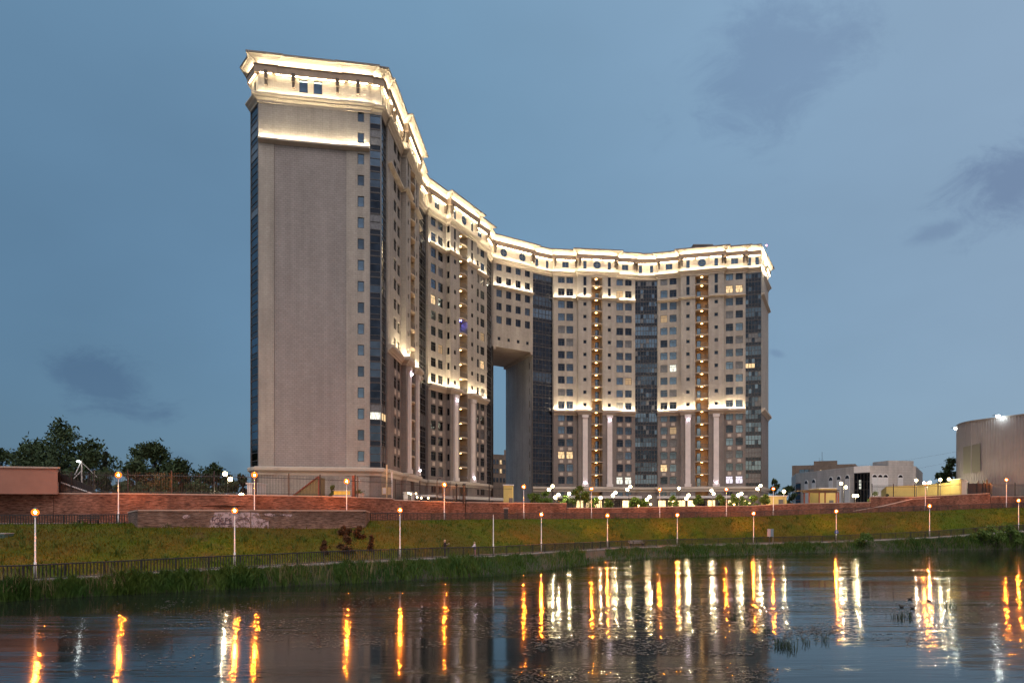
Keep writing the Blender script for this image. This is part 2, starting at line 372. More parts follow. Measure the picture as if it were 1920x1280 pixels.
MID = [(0, ZM0 - .35), (.12, ZM0 - .35), (.12, ZM0 - .1), (.35, ZM0), (.4, ZM0 + .12), (.80, ZM0 + .4), (.80, ZM1), (.72, ZM1), (.72, ZM1 - .08), (0, ZM1 - .08)]
THIN = [(0, ZT0 - .1), (.22, ZT0), (.60, ZT0 + .2), (.60, ZT1), (.53, ZT1), (.53, ZT1 - .07), (0, ZT1 - .07)]
BOT = [(0, ZB0 - .35), (.15, ZB0 - .35), (.15, ZB0), (.55, ZB0 + .3), (.55, ZB1 - .12), (.40, ZB1), (0, ZB1)]
LEDGE = [(0, ZL0 - .45), (.15, ZL0 - .45), (.15, ZL0 - .15), (.45, ZL0 + .1), (.45, ZL0 + .25), (.75, ZL0 + .45), (.75, ZL1), (.64, ZL1), (.64, ZL1 - .12), (0, ZL1 - .12)]
FRZ = [(0, ZF0), (.50, ZF0), (.50, ZF1 - .12), (.62, ZF1 - .12), (.62, ZF1), (0, ZF1)]
TOP = [(0, ZF1 - .01), (.18, ZF1 + .1), (.45, ZF1 + .36), (.85, ZF1 + .58), (1.22, ZR0 - .1), (1.32, ZR0 - .1), (1.32, ZR0)]
EDGE = [(1.0, ZR0 + .002), (1.42, ZR0 + .002), (1.42, ZR), (0, ZR)]
cornice_paths = {'mid': [], 'thin': [], 'bot': []}

class Bay: pass
bays = []
def facet(A, B, spec, z0=Z0):
    """spec: list of (kind, width weight, offset, options)"""
    d, n, L = frame_of(A, B); tot = sum(s[1] for s in spec); u = 0
    for kind, wgt, off, opt in spec:
        b = Bay(); b.kind = kind; b.w = wgt / tot * L; b.off = off; b.opt = opt; b.z0 = z0; b.d, b.n = d, n
        b.A0 = V2(A) + d * u; b.B0 = b.A0 + d * b.w; b.A = b.A0 + n * off; b.B = b.B0 + n * off; u += b.w; bays.append(b)
GL = -.55; PO = 1.05
facet((-36.9, 96.6), (-35.0, 94.3), [('glass', 1, 0, dict(cols=1, near=1))])
facet((-35.0, 94.3), (-20.2, 96.9), [('plain', 2.05, .12, {}), ('endpanel', 9.7, 0, {}), ('endwin', 3.2, .12, {})])
facet((-20.2, 96.9), (-18.65, 97.3), [('glass', 1, -.05, dict(cols=1, near=1))])
facet((-18.65, 97.3), (-16.9, 124.4), [('glass', 2.7, -.05, dict(cols=2, near=1)), ('plain', 3.0, .25, dict(cor=1)), ('two', 5.8, .25, dict(c=(1.7, 4.1), led=.0)), ('pier', 3.4, PO, dict(side=1)), ('recess', 3.1, -1.5, {}), ('pier', 3.6, PO, {}), ('two', 5.5, 0, dict(c=(1.6, 3.9)))])
facet((-16.9, 124.4), (-15.9, 129.5), [('glass', 1, GL, dict(cols=5))])
facet((-15.9, 129.5), (-5.46, 148.7), [('two', 6.0, 0, dict(c=(1.75, 4.15), led=1)), ('pier', 3.4, PO, dict(side=1, led=1)), ('recess', 2.9, -1.5, dict(blue=6)), ('pier', 3.7, PO, dict(led=1)), ('two', 5.85, 0, dict(c=(1.7, 4.0), led=1))])
facet((-5.46, 148.7), (-4.2, 154.2), [('glass', 1, GL, dict(cols=4))])
facet((-4.2, 154.2), (4.9, 160.1), [('bridge', 1, 0, {})], z0=43.5)
facet((4.9, 160.1), (9.93, 163.0), [('glass', 1, GL, dict(cols=6))])
facet((9.93, 163.0), (29.87, 165.5), [('two', 5.8, 0, dict(c=(1.9, 3.95), led=1)), ('pier', 3.2, PO, dict(led=1)), ('recess', 2.7, -1.5, {}), ('pier', 3.4, PO, dict(led=1)), ('two', 5.0, 0, dict(c=(1.15, 3.3), led=1))])
facet((29.87, 165.5), (35.25, 165.3), [('glass', 1, GL, dict(cols=8))])
facet((35.25, 165.3), (54.9, 160.5), [('two', 5.4, 0, dict(c=(1.5, 3.65))), ('pier', 3.4, PO, {}), ('recess', 3.0, -1.5, dict(door=-1)), ('pier', 3.5, PO, {}), ('two', 4.9, 0, dict(c=(1.3, 3.5)))])
facet((54.9, 160.5), (58.3, 159.6), [('glass', 1, GL, dict(cols=5))])
facet((58.3, 159.6), (65.5, 174.4), [('plain', 1, 0, dict(cor=1, side=1))])

for b1, b2 in zip(bays, bays[1:]):
    if (b1.d - b2.d).length > .01 and abs(b1.off - b2.off) < .02:
        den = b1.d.x * b2.d.y - b1.d.y * b2.d.x; w_ = b2.A - b1.A; s_ = (w_.x * b2.d.y - w_.y * b2.d.x) / den
        x_ = b1.A + b1.d * s_
        if (x_ - b1.B).length < .6: b1.B = x_; b2.A = x_; b1.cutB = x_; b2.cutA = x_
LIT = {(9, 14): ('lit_warm', 'lit_warm'), (13, 16): ('lit_white', 'lit_white'), (15, 7): (None, 'lit_white'), (15, 15): ('lit_warm', None), (19, 1): ('lit_warm', 'lit_warm'), (19, 16): ('lit_violet', 'lit_violet')}
two_i = {}
allpath_attic = []
prev = None
NB = len(bays)
pil_spec = []
for i, b in enumerate(bays):
    d, n = b.d, b.n
    attic_off = PO if b.kind == 'recess' else b.off
    b.atA, b.atB = getattr(b, 'cutA', b.A0 + n * attic_off), getattr(b, 'cutB', b.B0 + n * attic_off)
    if prev is not None and (b.atA - prev.atB).length > .02:       # return between neighbours, full height or attic only
        if b.kind == 'recess' or prev.kind == 'recess':
            a, c = prev.B, b.A
            hol = []
            wall(walls_lo, a, c, Z0, 29.9); wall(walls_up, a, c, 29.9, ZL0 - .3)
        else:
            a, c = prev.B, b.A
            dd, nn, LL = frame_of(a, c); hol = []
            if b.opt.get('side') and LL > .9 and b.kind == 'pier':
                for k in range(17):
                    hol.append((LL / 2 - .3, LL / 2 + .3, zc(k) - .7, zc(k) + .7)); window(a, dd, nn, LL / 2, zc(k), .6, 1.4, 'plain', 'glass_deep' if k < 11 else ('lit_warm' if k > 11 and i < 10 and k % 2 == 0 else 'glass_deep'), name='narrow_window')
            zoned_wall(a, c, hol, z0=max(b.z0 if b.kind == 'bridge' else Z0, Z0))
    elif prev is not None and b.kind == 'recess' or (prev is not None and prev.kind == 'recess'):
        a, c = prev.B, b.A
        wall(walls_lo, a, c, Z0, 29.9); wall(walls_up, a, c, 29.9, ZL0 - .3)
    holes = []
    mid = b.w / 2
    if b.kind == 'two':
        idx = i; two_i[i] = b
        for k in range(17):
            g = None
            for j, c in enumerate(b.opt['c']):
                key = (len([1 for x in bays[:i] if x.kind in ('two', 'pier', 'recess', 'glass', 'bridge', 'plain', 'endpanel', 'endwin')]), k)
                z = zc(k); w, h = 1.65, 1.75
                holes.append((c - w / 2, c + w / 2, z - h / 2, z + h / 2))
        zoned_wall(b.A, b.B, holes + [(mid - .8, mid + .8, 64.55, 65.95)])
        b.holes = holes
        window(b.A, d, n, mid, 65.25, 1.6, 1.4, 'cross', 'glass_blue', name='attic_window')
    elif b.kind == 'pier':
        for k in range(2, 11): holes.append((mid - .4, mid + .4, zc(k) - .42, zc(k) + .42))
        for z0_, z1_ in ((57.7, 59.7), (60.1, 62.3)): holes.append((mid - .38, mid + .38, z0_, z1_))
        zoned_wall(b.A, b.B, holes + [(mid - .42, mid + .42, 64.1, 66.0)])
        for k in range(2, 11): window(b.A, d, n, mid, zc(k), .8, .84, 'plain', 'glass_deep', name='vent_window')
        for z0_, z1_ in ((57.7, 59.7), (60.1, 62.3)): window(b.A, d, n, mid, (z0_ + z1_) / 2, .76, z1_ - z0_, 'plain', 'glass_deep', name='slit_window')
        window(b.A, d, n, mid, 65.05, .84, 1.9, 'plain', 'glass_blue', name='attic_window')
        pil_spec.append((i, b))
    elif b.kind == 'plain':
        zoned_wall(b.A, b.B, [], one=(i == 1))
    elif b.kind == 'endpanel':
        pass
    elif b.kind == 'endwin':
        hs_ = [(1.55, 2.45, zc(k) - .75, zc(k) + .75) for k in range(17)]
        zoned_wall(b.A, b.B, hs_, one=True)
        for k in range(17): window(b.A, d, n, 2.0, zc(k), .9, 1.5, 'plain', 'glass_blue' if k % 3 else 'glass_dark')
    elif b.kind == 'bridge':
        cs = [b.w * t for t in (.14, .38, .62, .86)]
        for k in range(5):
            for c in cs: holes.append((c - .72, c + .72, zc(k) - .85, zc(k) + .85))
        for c in cs: holes.append((c - .38, c + .38, 45.05, 45.8))
        zoned_wall(b.A, b.B, holes, z0=43.5)
        for k in range(5):
            for c in cs: window(b.A, d, n, c, zc(k), 1.44, 1.7, 'side', random.choice(['glass_deep', 'glass_dark', 'glass_deep']))
        for c in cs: window(b.A, d, n, c, 45.43, .76, .75, 'plain', 'glass_deep', name='vent_window')
    elif b.kind == 'recess':
        wall(walls_at, b.atA, b.atB, ZL0 - .4, ZF0 + .6)
        mb = MB(); wall(mb, b.A, b.B, Z0, ZL0 - .3); b.back = mb.build('balcony_back_wall', 'balcony_wall', bld)
    elif b.kind == 'glass':
        wall(walls_at, b.A, b.B, ZL0 - .3, ZF0 + .6, [(mid + s - .42, mid + s + .42, 64.1, 66.0) for s in ((-b.w / 4, b.w / 4) if b.w > 3.5 else (0,)) if b.w > 2])
        for s in ((-b.w / 4, b.w / 4) if b.w > 3.5 else (0,)):
            if b.w > 2: window(b.A, d, n, mid + s, 65.05, .84, 1.9, 'plain', 'glass_blue', name='attic_window')
        wall(walls_lo, b.A, b.B, Z0, ZB1 + .05)
    prev = b

# second pass for the paired windows, now that each bay has its place in the row
twos = [b for b in bays if b.kind == 'two']
LITW = {(4, 14): ('lit_warm', 'lit_warm'), (5, 16): ('lit_white', 'lit_white'), (6, 7): (None, 'lit_white'), (6, 15): ('lit_warm', None), (7, 1): ('lit_warm', 'lit_warm'), (7, 16): ('lit_violet', 'lit_violet'),
        (2, 5): ('lit_warm', None), (3, 8): (None, 'lit_warm'), (6, 9): (None, 'glass_curtain')}
panels = MB(); PANEL = None
for bi, b in enumerate(twos):
    for k in range(17):
        for j, c in enumerate(b.opt['c']):
            g = LITW.get((bi, k), (None, None))[j]
            window(b.A, b.d, b.n, c, zc(k), 1.65, 1.75, 'tee', g)
            if 11 <= k < 16:
                if PANEL is None:
                    q = MB(); q.box(-.42, .42, -.06, .02, -.36, .36); q.box(-.24, .24, -.09, -.06, -.2, .2); PANEL = q.build('tmp', 'panel_light'); pm_ = PANEL.data; bpy.data.objects.remove(PANEL); PANEL = pm_
                p = b.A + b.d * c
                mesh_obj('wall_panel', PANEL, bld, Matrix(((b.d.x, -b.n.x, 0, p.x), (b.d.y, -b.n.y, 0, p.y), (0, 0, 1, zc(k) - 1.5), (0, 0, 0, 1))))
# the recessed flat field of the end wall
ep = [b for b in bays if b.kind == 'endpanel'][0]
q = MB(); wall(q, ep.A, ep.B, ZB1 + .02, ZT0 - .05); q.build('end_wall_field', 'tile_panel', bld)
q = MB(); wall(q, ep.A + ep.n * .10, ep.B + ep.n * .10, ZT0 - .05, ZL0 + .3); q.build('end_wall_band', 'tile_upper', bld); q = MB(); wall(q, ep.A + ep.n * .1, ep.B + ep.n * .1, Z0, ZB1 + .02); q.build('end_wall_band', 'tile_upper', bld)
wall(walls_at, ep.A, ep.B, ZL0 + .3, ZF0 + .6, [(ep.w * t - .6, ep.w * t + .6, 64.3, 66.15) for t in (.40, .60)])
for t in (.40, .60): window(ep.A, ep.d, ep.n, ep.w * t, 65.22, 1.2, 1.85, 'plain', 'glass_blue', name='attic_window')

# rear walls, passage walls, soffit, roofs
rearL = [(-4.2, 154.2), (-11.0, 169.8), (-27, 150), (-34.5, 128), (-36.9, 113), (-36.9, 96.6)]
rearR = [(65.5, 174.4), (33, 182.5), (12, 180.5), (-1.6, 176.5), (4.9, 160.1)]
back = MB()
for a, c in zip(rearL, rearL[1:]): wall(back, a, c, Z0, ZF0 + .6)
for a, c in zip(rearR[:-1], rearR[1:-1]): wall(back, a, c, Z0, ZF0 + .6)
back.build('rear_wall', 'tile_lower', bld)
q = MB(); hol = [(15.3, 15.9, zc(k) - .8, zc(k) + .8) for k in range(7, 17)]
wall(q, rearR[3], rearR[4], Z0, 43.6, hol); q.build('passage_wall', 'tile_dark', bld)
dd, nn, LL = frame_of(rearR[3], rearR[4])
for k in range(7, 17): window(rearR[3], dd, nn, 15.6, zc(k), .6, 1.6, 'plain', 'glass_deep', name='narrow_window')
q = MB(); q.face([P3(p, 43.5) for p in ((-4.2, 154.2), (-11, 169.8), (-1.6, 176.5), (4.9, 160.1))]); wall(q, (-1.6, 176.5), (-11, 169.8), 43.5, ZF0 + .6)
for t0, t1 in ((.0, .06), (.94, 1.)):
    pa = [Vector((-4.2, 154.2)).lerp(Vector((4.9, 160.1)), t) for t in (t0, t1)]; pb = [Vector((-11, 169.8)).lerp(Vector((-1.6, 176.5)), t) for t in (t0, t1)]
    q.face([P3(pa[0], 42.9), P3(pb[0], 42.9), P3(pb[1], 42.9), P3(pa[1], 42.9)]); wall(q, pa[0], pa[1], 42.9, 43.5)
    wall(q, pa[1], pb[1], 42.9, 43.5); wall(q, pb[0], pa[0], 42.9, 43.5)
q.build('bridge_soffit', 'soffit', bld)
attic = [b.atA for b in bays]; poly = []
q = MB(); front = []
for b in bays: front += [b.atA, b.atB]
iL = next(i for i, b in enumerate(bays) if b.kind == 'bridge')
fl = [p for b in bays[:iL + 1] for p in (b.atA, b.atB)]; fr = [p for b in bays[iL + 1:] for p in (b.atA, b.atB)]
q.face([P3(p, ZF1 + .3) for p in fl + [Vector(p) for p in ((-1.6, 176.5), (-11, 169.8), (-27, 150), (-34.5, 128), (-36.9, 113))]])
q.face([P3(p, ZF1 + .31) for p in fr + [Vector(p) for p in ((33, 182.5), (12, 180.5), (-1.6, 176.5))]])
q.build('roof', 'roof_edge', bld)
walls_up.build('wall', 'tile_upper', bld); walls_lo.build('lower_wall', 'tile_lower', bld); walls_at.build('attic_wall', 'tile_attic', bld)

# continuous ledge, frieze and crown
full = front + [Vector((33, 182.5))]
for nm, prof, mt in (('ledge', LEDGE, 'cornice'), ('frieze', FRZ, 'frieze'), ('crown_cornice', TOP, 'cornice'), ('roof_edge', EDGE, 'roof_edge')):
    q = MB(); pth = [Vector((-36.9, 113))] + front + [Vector((62, 178))]; sweep(q, pth, prof); q.build(nm, mt, bld)
# runs of bays carrying the middle and the thin cornices
def runs(ok):
    out, cur = [], []
    for b in bays:
        if ok(b): cur.append(b)
        elif cur: out.append(cur); cur = []
    if cur: out.append(cur)
    return out
for nm, prof, ok in (('middle_cornice', MID, lambda b: b.kind in ('two', 'pier') or b.opt.get('cor')), ('string_course', THIN, lambda b: b.kind in ('two', 'pier', 'plain', 'endpanel', 'endwin', 'bridge')), ('base_cornice', BOT, lambda b: b.kind != 'bridge')):
    for rn in runs(ok):
        q = MB(); pth = []
        for b in rn:
            if nm == 'base_cornice': pth += [b.atA, b.atB]
            else: pth += [b.A, b.B]
        if rn[0].off > .2 and rn[0].kind == 'pier': pass
        sweep(q, pth, prof); q.build(nm, 'cornice', bld)
# light strips: on the ledge, under the frieze, on the frieze, on the middle cornice and the string course
LS, FS, TS, MS, SS = MB(), MB(), MB(), MB(), MB()
for i, b in enumerate(bays):
    a, c = b.atA, b.atB
    strip(a, c, ZL1 - .11, .24, LS, .15)
    strip(a, c, ZF0 - .07, .30, FS, .3, w=.09)
    strip(a, c, ZF1 + .01, .34, TS, .05, w=.09)
    if b.kind in ('two', 'pier'):
        if b.d.y < .95 or b.kind == 'pier' or i < 12: strip(b.A, b.B, ZM1 - .07, .52, MS, .2)
    if b.opt.get('led') or b.kind in ('bridge', 'endpanel', 'endwin') or (b.kind == 'plain' and i == 1): strip(b.A, b.B, ZT1 - .06, .24, SS, .0 if b.kind in ('endpanel',) else .12)
for nm, q, m in (('ledge_light_strip', LS, 'led_ledge'), ('frieze_light_strip', FS, 'led_soft'), ('crown_light_strip', TS, 'led_warm'), ('cornice_light_strip', MS, 'led_wash'), ('course_light_strip', SS, 'led_strong')):
    if q.v: q.build(nm, m, bld)
# brackets under the frieze
q = MB(); q.box(-.22, .22, -.55, -.06, -1.15, 0); q.box(-.17, .17, -.40, -.06, -1.9, -1.15); q.box(-.26, .26, -.60, -.06, -.5, -.30)
mat('bracket_stone', (.13, .10, .08), .8); o = q.build('tmp', 'bracket_stone'); BR = o.data; bpy.data.objects.remove(o)
for b in bays:
    if b.kind in ('pier',): us = (.35,) if False else (b.w - .35, ) if bays[bays.index(b) + 1].kind != 'recess' else (.35,)
    elif b.kind in ('two', 'bridge', 'endpanel'): us = (.4, b.w - .4) if b.kind != 'endpanel' else (2.6, b.w - 1.2)
    elif b.kind in ('plain', 'endwin'): us = (b.w / 2,)
    else: us = (.5,) if b.w > 3 else ()
    for u in us:
        p = b.A + b.d * u; mesh_obj('bracket', BR, bld, Matrix(((b.d.x, -b.n.x, 0, p.x), (b.d.y, -b.n.y, 0, p.y), (0, 0, 1, ZF0 + .3), (0, 0, 0, 1))))
# round windows
def ring_mesh():
    f = MB(); N = 28
    for k in range(N):
        a0, a1 = 2 * math.pi * k / N, 2 * math.pi * (k + 1) / N
        def pt(r, a, y): return (r * math.cos(a), y, r * math.sin(a))
        f.face((pt(.92, a0, -.12), pt(.92, a1, -.12), pt(1.14, a1, -.12), pt(1.14, a0, -.12))); f.face((pt(1.14, a0, -.12), pt(1.14, a1, -.12), pt(1.14, a1, .02), pt(1.14, a0, .02)))
        f.face((pt(.92, a0, .02), pt(.92, a1, .02), pt(.92, a1, -.12), pt(.92, a0, -.12)))
    g = MB(); g.face([(.93 * math.cos(2 * math.pi * k / N), -.03, .93 * math.sin(2 * math.pi * k / N)) for k in range(N)])
    c = MB(); c.box(-.035, .035, -.09, -.032, -.92, .92); c.box(-.92, -.036, -.09, -.032, -.035, .035); c.box(.036, .92, -.09, -.032, -.035, .035)
    r = []
    for mb, m in ((f, 'cornice'), (g, 'glass_blue'), (c, 'frame')): o = mb.build('tmp', m); r.append(o.data); bpy.data.objects.remove(o)
    return r
RM = ring_mesh()
def round_window(b, u):
    p = b.atA + b.d * u
    o = mesh_obj('round_window', RM[0], bld, Matrix(((b.d.x, -b.n.x, 0, p.x), (b.d.y, -b.n.y, 0, p.y), (0, 0, 1, 65.1), (0, 0, 0, 1))))
    mesh_obj('pane', RM[1], o, direct=True); mesh_obj('glazing_bar', RM[2], o, direct=True)
for b in bays:
    if b.kind == 'recess': round_window(b, b.w / 2)
    if b.kind == 'bridge': round_window(b, b.w * .25); round_window(b, b.w * .72)

# pilasters with their lamps on the lower piers
for j, (i, b) in enumerate(pil_spec):
    q = MB(); mid = b.w / 2; p = b.A + b.d * (mid - .6)
    q.obox(P3(p, ZB1), P3(b.d * 1.2, 0), P3(b.n * .4, 0), (0, 0, ZM0 - .35 - ZB1 - .7))
    for z0_, h_, e in ((ZB1, .7, .18), (ZM0 - 1.05, .7, .16)):
        q.obox(P3(p - b.d * e, z0_), P3(b.d * (1.2 + 2 * e), 0), P3(b.n * (.4 + e), 0), (0, 0, h_ - .01))
    q.build('pilaster', 'pilaster', bld)
    top = j in (0, 2, 5, 6); zz = ZM0 - 1.5 if top else ZB1 + .9
    q = MB(); pp = b.A + b.d * mid + b.n * .62
    q.lathe(P3(pp, zz), [(.001, -.12), (.11, -.1), (.11, .1), (.001, .12)], 8)
    q.build('pilaster_lamp', 'lamp_violet', bld)
    q = MB(); q.obox(P3(b.A + b.d * (mid - .07) + b.n * .4, zz - .06), P3(b.d * .14, 0), P3(b.n * .14, 0), (0, 0, .12)); q.build('lamp_bracket', 'metal_dark', bld)

# balconies in the recesses
rec = [b for b in bays if b.kind == 'recess']
for ri, b in enumerate(rec):
    a = b.A0 + b.n * (-1.5); w = b.w
    slab = MB(); nseg = 8; depth = 2.5
    arc = [(w * t, depth + .45 * math.sin(math.pi * t)) for t in [k / nseg for k in range(nseg + 1)]]
    slab.face([(0, 0, 0), (w, 0, 0)] + [(u, -y, 0) for u, y in arc[::-1]]); slab.face([(u, -y, -.2) for u, y in arc] + [(w, 0, -.2), (0, 0, -.2)])
    for (u0_, y0_), (u1_, y1_) in zip(arc, arc[1:]): slab.face([(u0_, -y0_, -.2), (u1_, -y1_, -.2), (u1_, -y1_, 0), (u0_, -y0_, 0)])
    o = slab.build('tmp', 'balcony_slab'); sm = o.data; bpy.data.objects.remove(o)
    rl = MB(); ar2 = [(w * t, depth - .08 + .45 * math.sin(math.pi * t)) for t in [k / 16 for k in range(17)]]
    for h_ in (.12, 1.0): rl.tube([(u, -y, h_) for u, y in ar2], .03, 5)
    for u, y in [(w * t, depth - .08 + .45 * math.sin(math.pi * t)) for t in [(k + .5) / 14 for k in range(14)]]: rl.box(u - .012, u + .012, -y - .012, -y + .012, 0, 1.0)
    o = rl.build('tmp', 'metal_mid'); rm = o.data; bpy.data.objects.remove(o)
    lp = MB(); lp.lathe((w / 2, -1.7, -.22), [(.001, -.05), (.22, -.04), (.28, .0), (.001, .012)], 10); o = lp.build('tmp', 'lamp_warm'); lm = o.data; bpy.data.objects.remove(o)
    lmb = lm.copy(); lmb.materials.clear(); lmb.materials.append(MATS['lamp_blue'])
    dr = MB(); dx = w * .12 if b.opt.get('door', 1) < 0 else w * .56
    dr.box(dx, dx + .95, -.06, .0, .02, 2.15); dr.box(dx + .1, dx + .85, -.075, -.061, .12, 2.05, 1); o = dr.build('tmp', ['frame', 'glass_blue']); dm = o.data; bpy.data.objects.remove(o)
    for k in range(0, 18):
        z = zc(k) + 1.45
        M = Matrix(((b.d.x, -b.n.x, 0, a.x), (b.d.y, -b.n.y, 0, a.y), (0, 0, 1, z), (0, 0, 0, 1)))
        if k == 0: M[2][3] = ZL0 - .5
        o = mesh_obj('balcony', sm, bld, M)
        if 0 < k: mesh_obj('railing', rm, o, direct=True); mesh_obj('balcony_door', dm, o, direct=True)
        if k < 17: mesh_obj('ceiling_lamp', lmb if b.opt.get('blue') == k else lm, o, direct=True)

# glazed bays: storey by storey
GCH = ['glass_deep', 'glass_dark', 'glass_blue', 'glass_curtain', 'spandrel', 'lit_warm', 'lit_white']
gl = [b for b in bays if b.kind == 'glass']
for gi, b in enumerate(gl):
    cols = b.opt['cols']; near = b.opt.get('near'); w = b.w; cw = w / cols
    A = b.A
    top = ZL0 - .32
    for k in range(17):
        zb = zc(k) - 1.5 if k else zc(k) - 1.5; zt = zc(k) + 1.5 if k else top
        if k == 16: zb = ZB1 + .06
        M = Matrix(((b.d.x, -b.n.x, 0, A.x), (b.d.y, -b.n.y, 0, A.y), (0, 0, 1, 0), (0, 0, 0, 1)))
        zs = [zb, zc(k) - .75, zc(k) + .35, zt]
        fr_ = MB(); t = .045
        for z in (zb + .05, zs[1], zs[2], zt - .05): fr_.box(0, w, -.06, .04, z - t, z + t)
        for c in range(cols + 1): fr_.box(max(0, c * cw - t), min(w, c * cw + t), -.055, .045, zb + .1, zt - .1)
        o = fr_.build('tmp', 'frame'); me = o.data; bpy.data.objects.remove(o)
        g = mesh_obj('glazing_frame', me, bld, M)
        base = random.choices([0, 1, 2, 3], [4, 3, .8, .3] if gi == 5 else [1, 3, 5, 1] if gi == 3 else [4, 4, 2.2, 1.3])[0]
        pm = MB()
        for c in range(cols):
            for r in range(3):
                mi = 4 if r == 0 else (base if random.random() < .72 or gi == 5 else random.choices([0, 1, 2, 3], [3, 3, 2, 1])[0])
                if r == 2 and near: mi = base
                if near and k == 14 and gi in (1, 2) and r == 1: mi = 5 if gi == 2 else 6
                if gi == 7 and k == 7 and c < 3 and r == 1: mi = 5
                x0, x1, z0_, z1_ = c * cw + t, (c + 1) * cw - t, zs[r] + t, zs[r + 1] - t
                quad = [(x0, 0, z0_), (x1, 0, z0_), (x1, 0, z1_), (x0, 0, z1_)]
                if near:
                    pp = MB(); pp.face(quad); po = pp.build('pane', GCH[mi]); po.parent = g
                else: pm.face(quad, mi=mi)
        if not near: po = pm.build('panes', GCH); po.parent = g
    # corner mullion
    q = MB()
    for p in (b.A, b.B):
        q.obox(P3(p - b.d * .07 - b.n * .05, ZB1), P3(b.d * .14, 0), P3(b.n * .16, 0), (0, 0, top - ZB1 - .2))
    q.build('corner_mullion', 'metal_mid', bld)

# roof housings, beacons, mast
for (x0, x1, y, w_, zt) in ((1098, 1130, 173, 4, 71.6), (1297, 1331, 171, 4, 72.3)):
    q = MB(); q.box(X(x0, y), X(x1, y), y - 2, y + 3, ZF1 + .3, zt - .25); q.box(X(x0, y) - .2, X(x1, y) + .2, y - 2.2, y + 3.2, zt - .25, zt); q.build('roof_housing', 'roof_edge', bld)
for px, b_, t in ((467, 0, .3), (703, 3, .8), (966, 13, .55), (1211, 20, .4), (1437, 26, .9)):
    y = {467: 95, 703: 97.8, 966: 159, 1211: 166.5, 1437: 161}[px]; q = MB(); p = Vector((X(px, y), y, ZR))
    q.tube([p - Vector((0, 0, .4)), p + Vector((0, 0, .35))], .05, 6); o = q.build('beacon_stem', 'metal_dark', bld)
    q = MB(); q.lathe(p + Vector((0, 0, .35)), [(.001, 0), (.14, .03), (.14, .22), (.001, .28)], 8); bo = q.build('beacon', 'beacon_red', o)
    bo.parent = o

# ground floor: canopy, shop windows, entrance
mat('shop_lit', (.5, .4, .2), .5, emit=(1, .72, .34), estr=2.6)
mat('canopy_white', (.55, .53, .52), .6, var=.06)
for fa, fb, off in (((9.93, 163.0), (29.87, 165.5), 4.2), ((35.25, 165.3), (54.9, 160.5), 4.2)):
    d, n, L = frame_of(fa, fb); q = MB(); p = V2(fa) + n * PO
    q.obox(P3(p, 9.3), P3(d * L, 0), P3(n * off, 0), (0, 0, .55)); q.build('canopy', 'canopy_white', bld)
    q = MB(); wall(q, V2(fa) + n * (PO + 2.4), V2(fb) + n * (PO + 2.4), Z0, 9.3); q.build('shop_front', 'tile_lower', bld)
    for k in range(9):
        u = L * (k + .5) / 9
        lit = (k in (2, 3, 4, 5, 7)) if fa[0] < 20 else (k in (0, 1, 2, 3, 5, 7, 8))
        window(V2(fa) + n * (PO + 2.55), d, n, u, 7.75, 1.75, 2.3, 'cross', 'shop_lit' if lit else 'glass_deep', name='shop_window')
        window(V2(fa) + n * (.2 if not (7.5 < u < 14) else .2), d, n, u, 10.5, 1.5, 1.2, 'cross', 'glass_blue', name='base_window') if False else None
for b in twos[2:]:
    for c in b.opt['c']: window(b.A, b.d, b.n, c, 10.3, 1.5, 1.3, 'cross', random.choice(['glass_dark', 'glass_blue', 'glass_deep']), name='base_window', out=.16)
# left wing entrance slab, low roof and steps
d, n, L = frame_of((-18.65, 97.3), (-16.9, 124.4)); q = MB(); p = Vector((-18.1, 106)) + n * 1.2
q.obox(P3(p, 8.2), P3(d * 20, 0), P3(n * 5, 0), (0, 0, .35)); q.build('canopy', 'canopy_white', bld)
d2, n2, L2 = frame_of((-15.9, 129.5), (-5.46, 148.7)); q = MB(); p = Vector((-15.9, 129.5)) + n2 * 1.2
q.obox(P3(p, 8.4), P3(d2 * L2, 0), P3(n2 * 4.5, 0), (0, 0, .6)); q.build('canopy', 'canopy_white', bld)
# ------------------------------------------------------------------ river, banks, paths, slope
#       px:   water edge, lower rail, lower path back, height, upper rail, height, upper wall, (heights over the eye)
ST = [(-1700, 23.0, 24.6, 26.5, -4.2, 40.0, -.9, 48.0), (-600, 33.5, 34.8, 36.6, -4.25, 53.0, -.9, 63.0), (0, 42.4, 44.0, 45.6, -4.3, 62.0, -.85, 73.0), (66, 43.4, 45.0, 46.6, -4.3, 62.5, -.85, 73.0),
      (240, 46.3, 48.5, 50.6, -4.25, 64.5, -.8, 73.6), (440, 49.7, 53.2, 55.6, -4.16, 69.0, -.75, 75.0), (480, 50.4, 54.0, 56.6, -4.16, 70.0, -.75, 76.0), (650, 53.4, 59.2, 61.6, -4.1, 76.5, -.65, 82.5), (750, 55.5, 62.0, 64.8, -4.1, 81.0, -.62, 88.5),
      (833, 57.5, 67.0, 70.5, -4.2, 86.0, -.64, 93.5), (925, 60.0, 73.0, 77.6, -4.4, 92.5, -.6, 99.0), (1015, 64.5, 79.5, 83.0, -4.4, 98.5, -.6, 105.0), (1085, 72.0, 86.5, 90.0, -4.5, 103.0, -.6, 110.0), (1139, 80.0, 93.0, 98.5, -4.6, 107.0, -.58, 113.5),
      (1270, 86.0, 101.0, 106.5, -4.6, 112.5, -.48, 119.5), (1413, 92.5, 105.5, 111.5, -4.5, 116.5, -.25, 124.5), (1568, 98.5, 108.5, 114.5, -4.27, 120.0, .28, 128.0), (1743, 103.5, 107.5, 112.0, -3.56, 121.5, .75, 130.0), (1910, 108.5, 111.0, 116.5, -2.6, 124.0, 1.35, 132.0), (2600, 118.0, 121.0, 126.0, -2.0, 134.0, 1.6, 142.0)]
STX = [s[0] for s in ST]
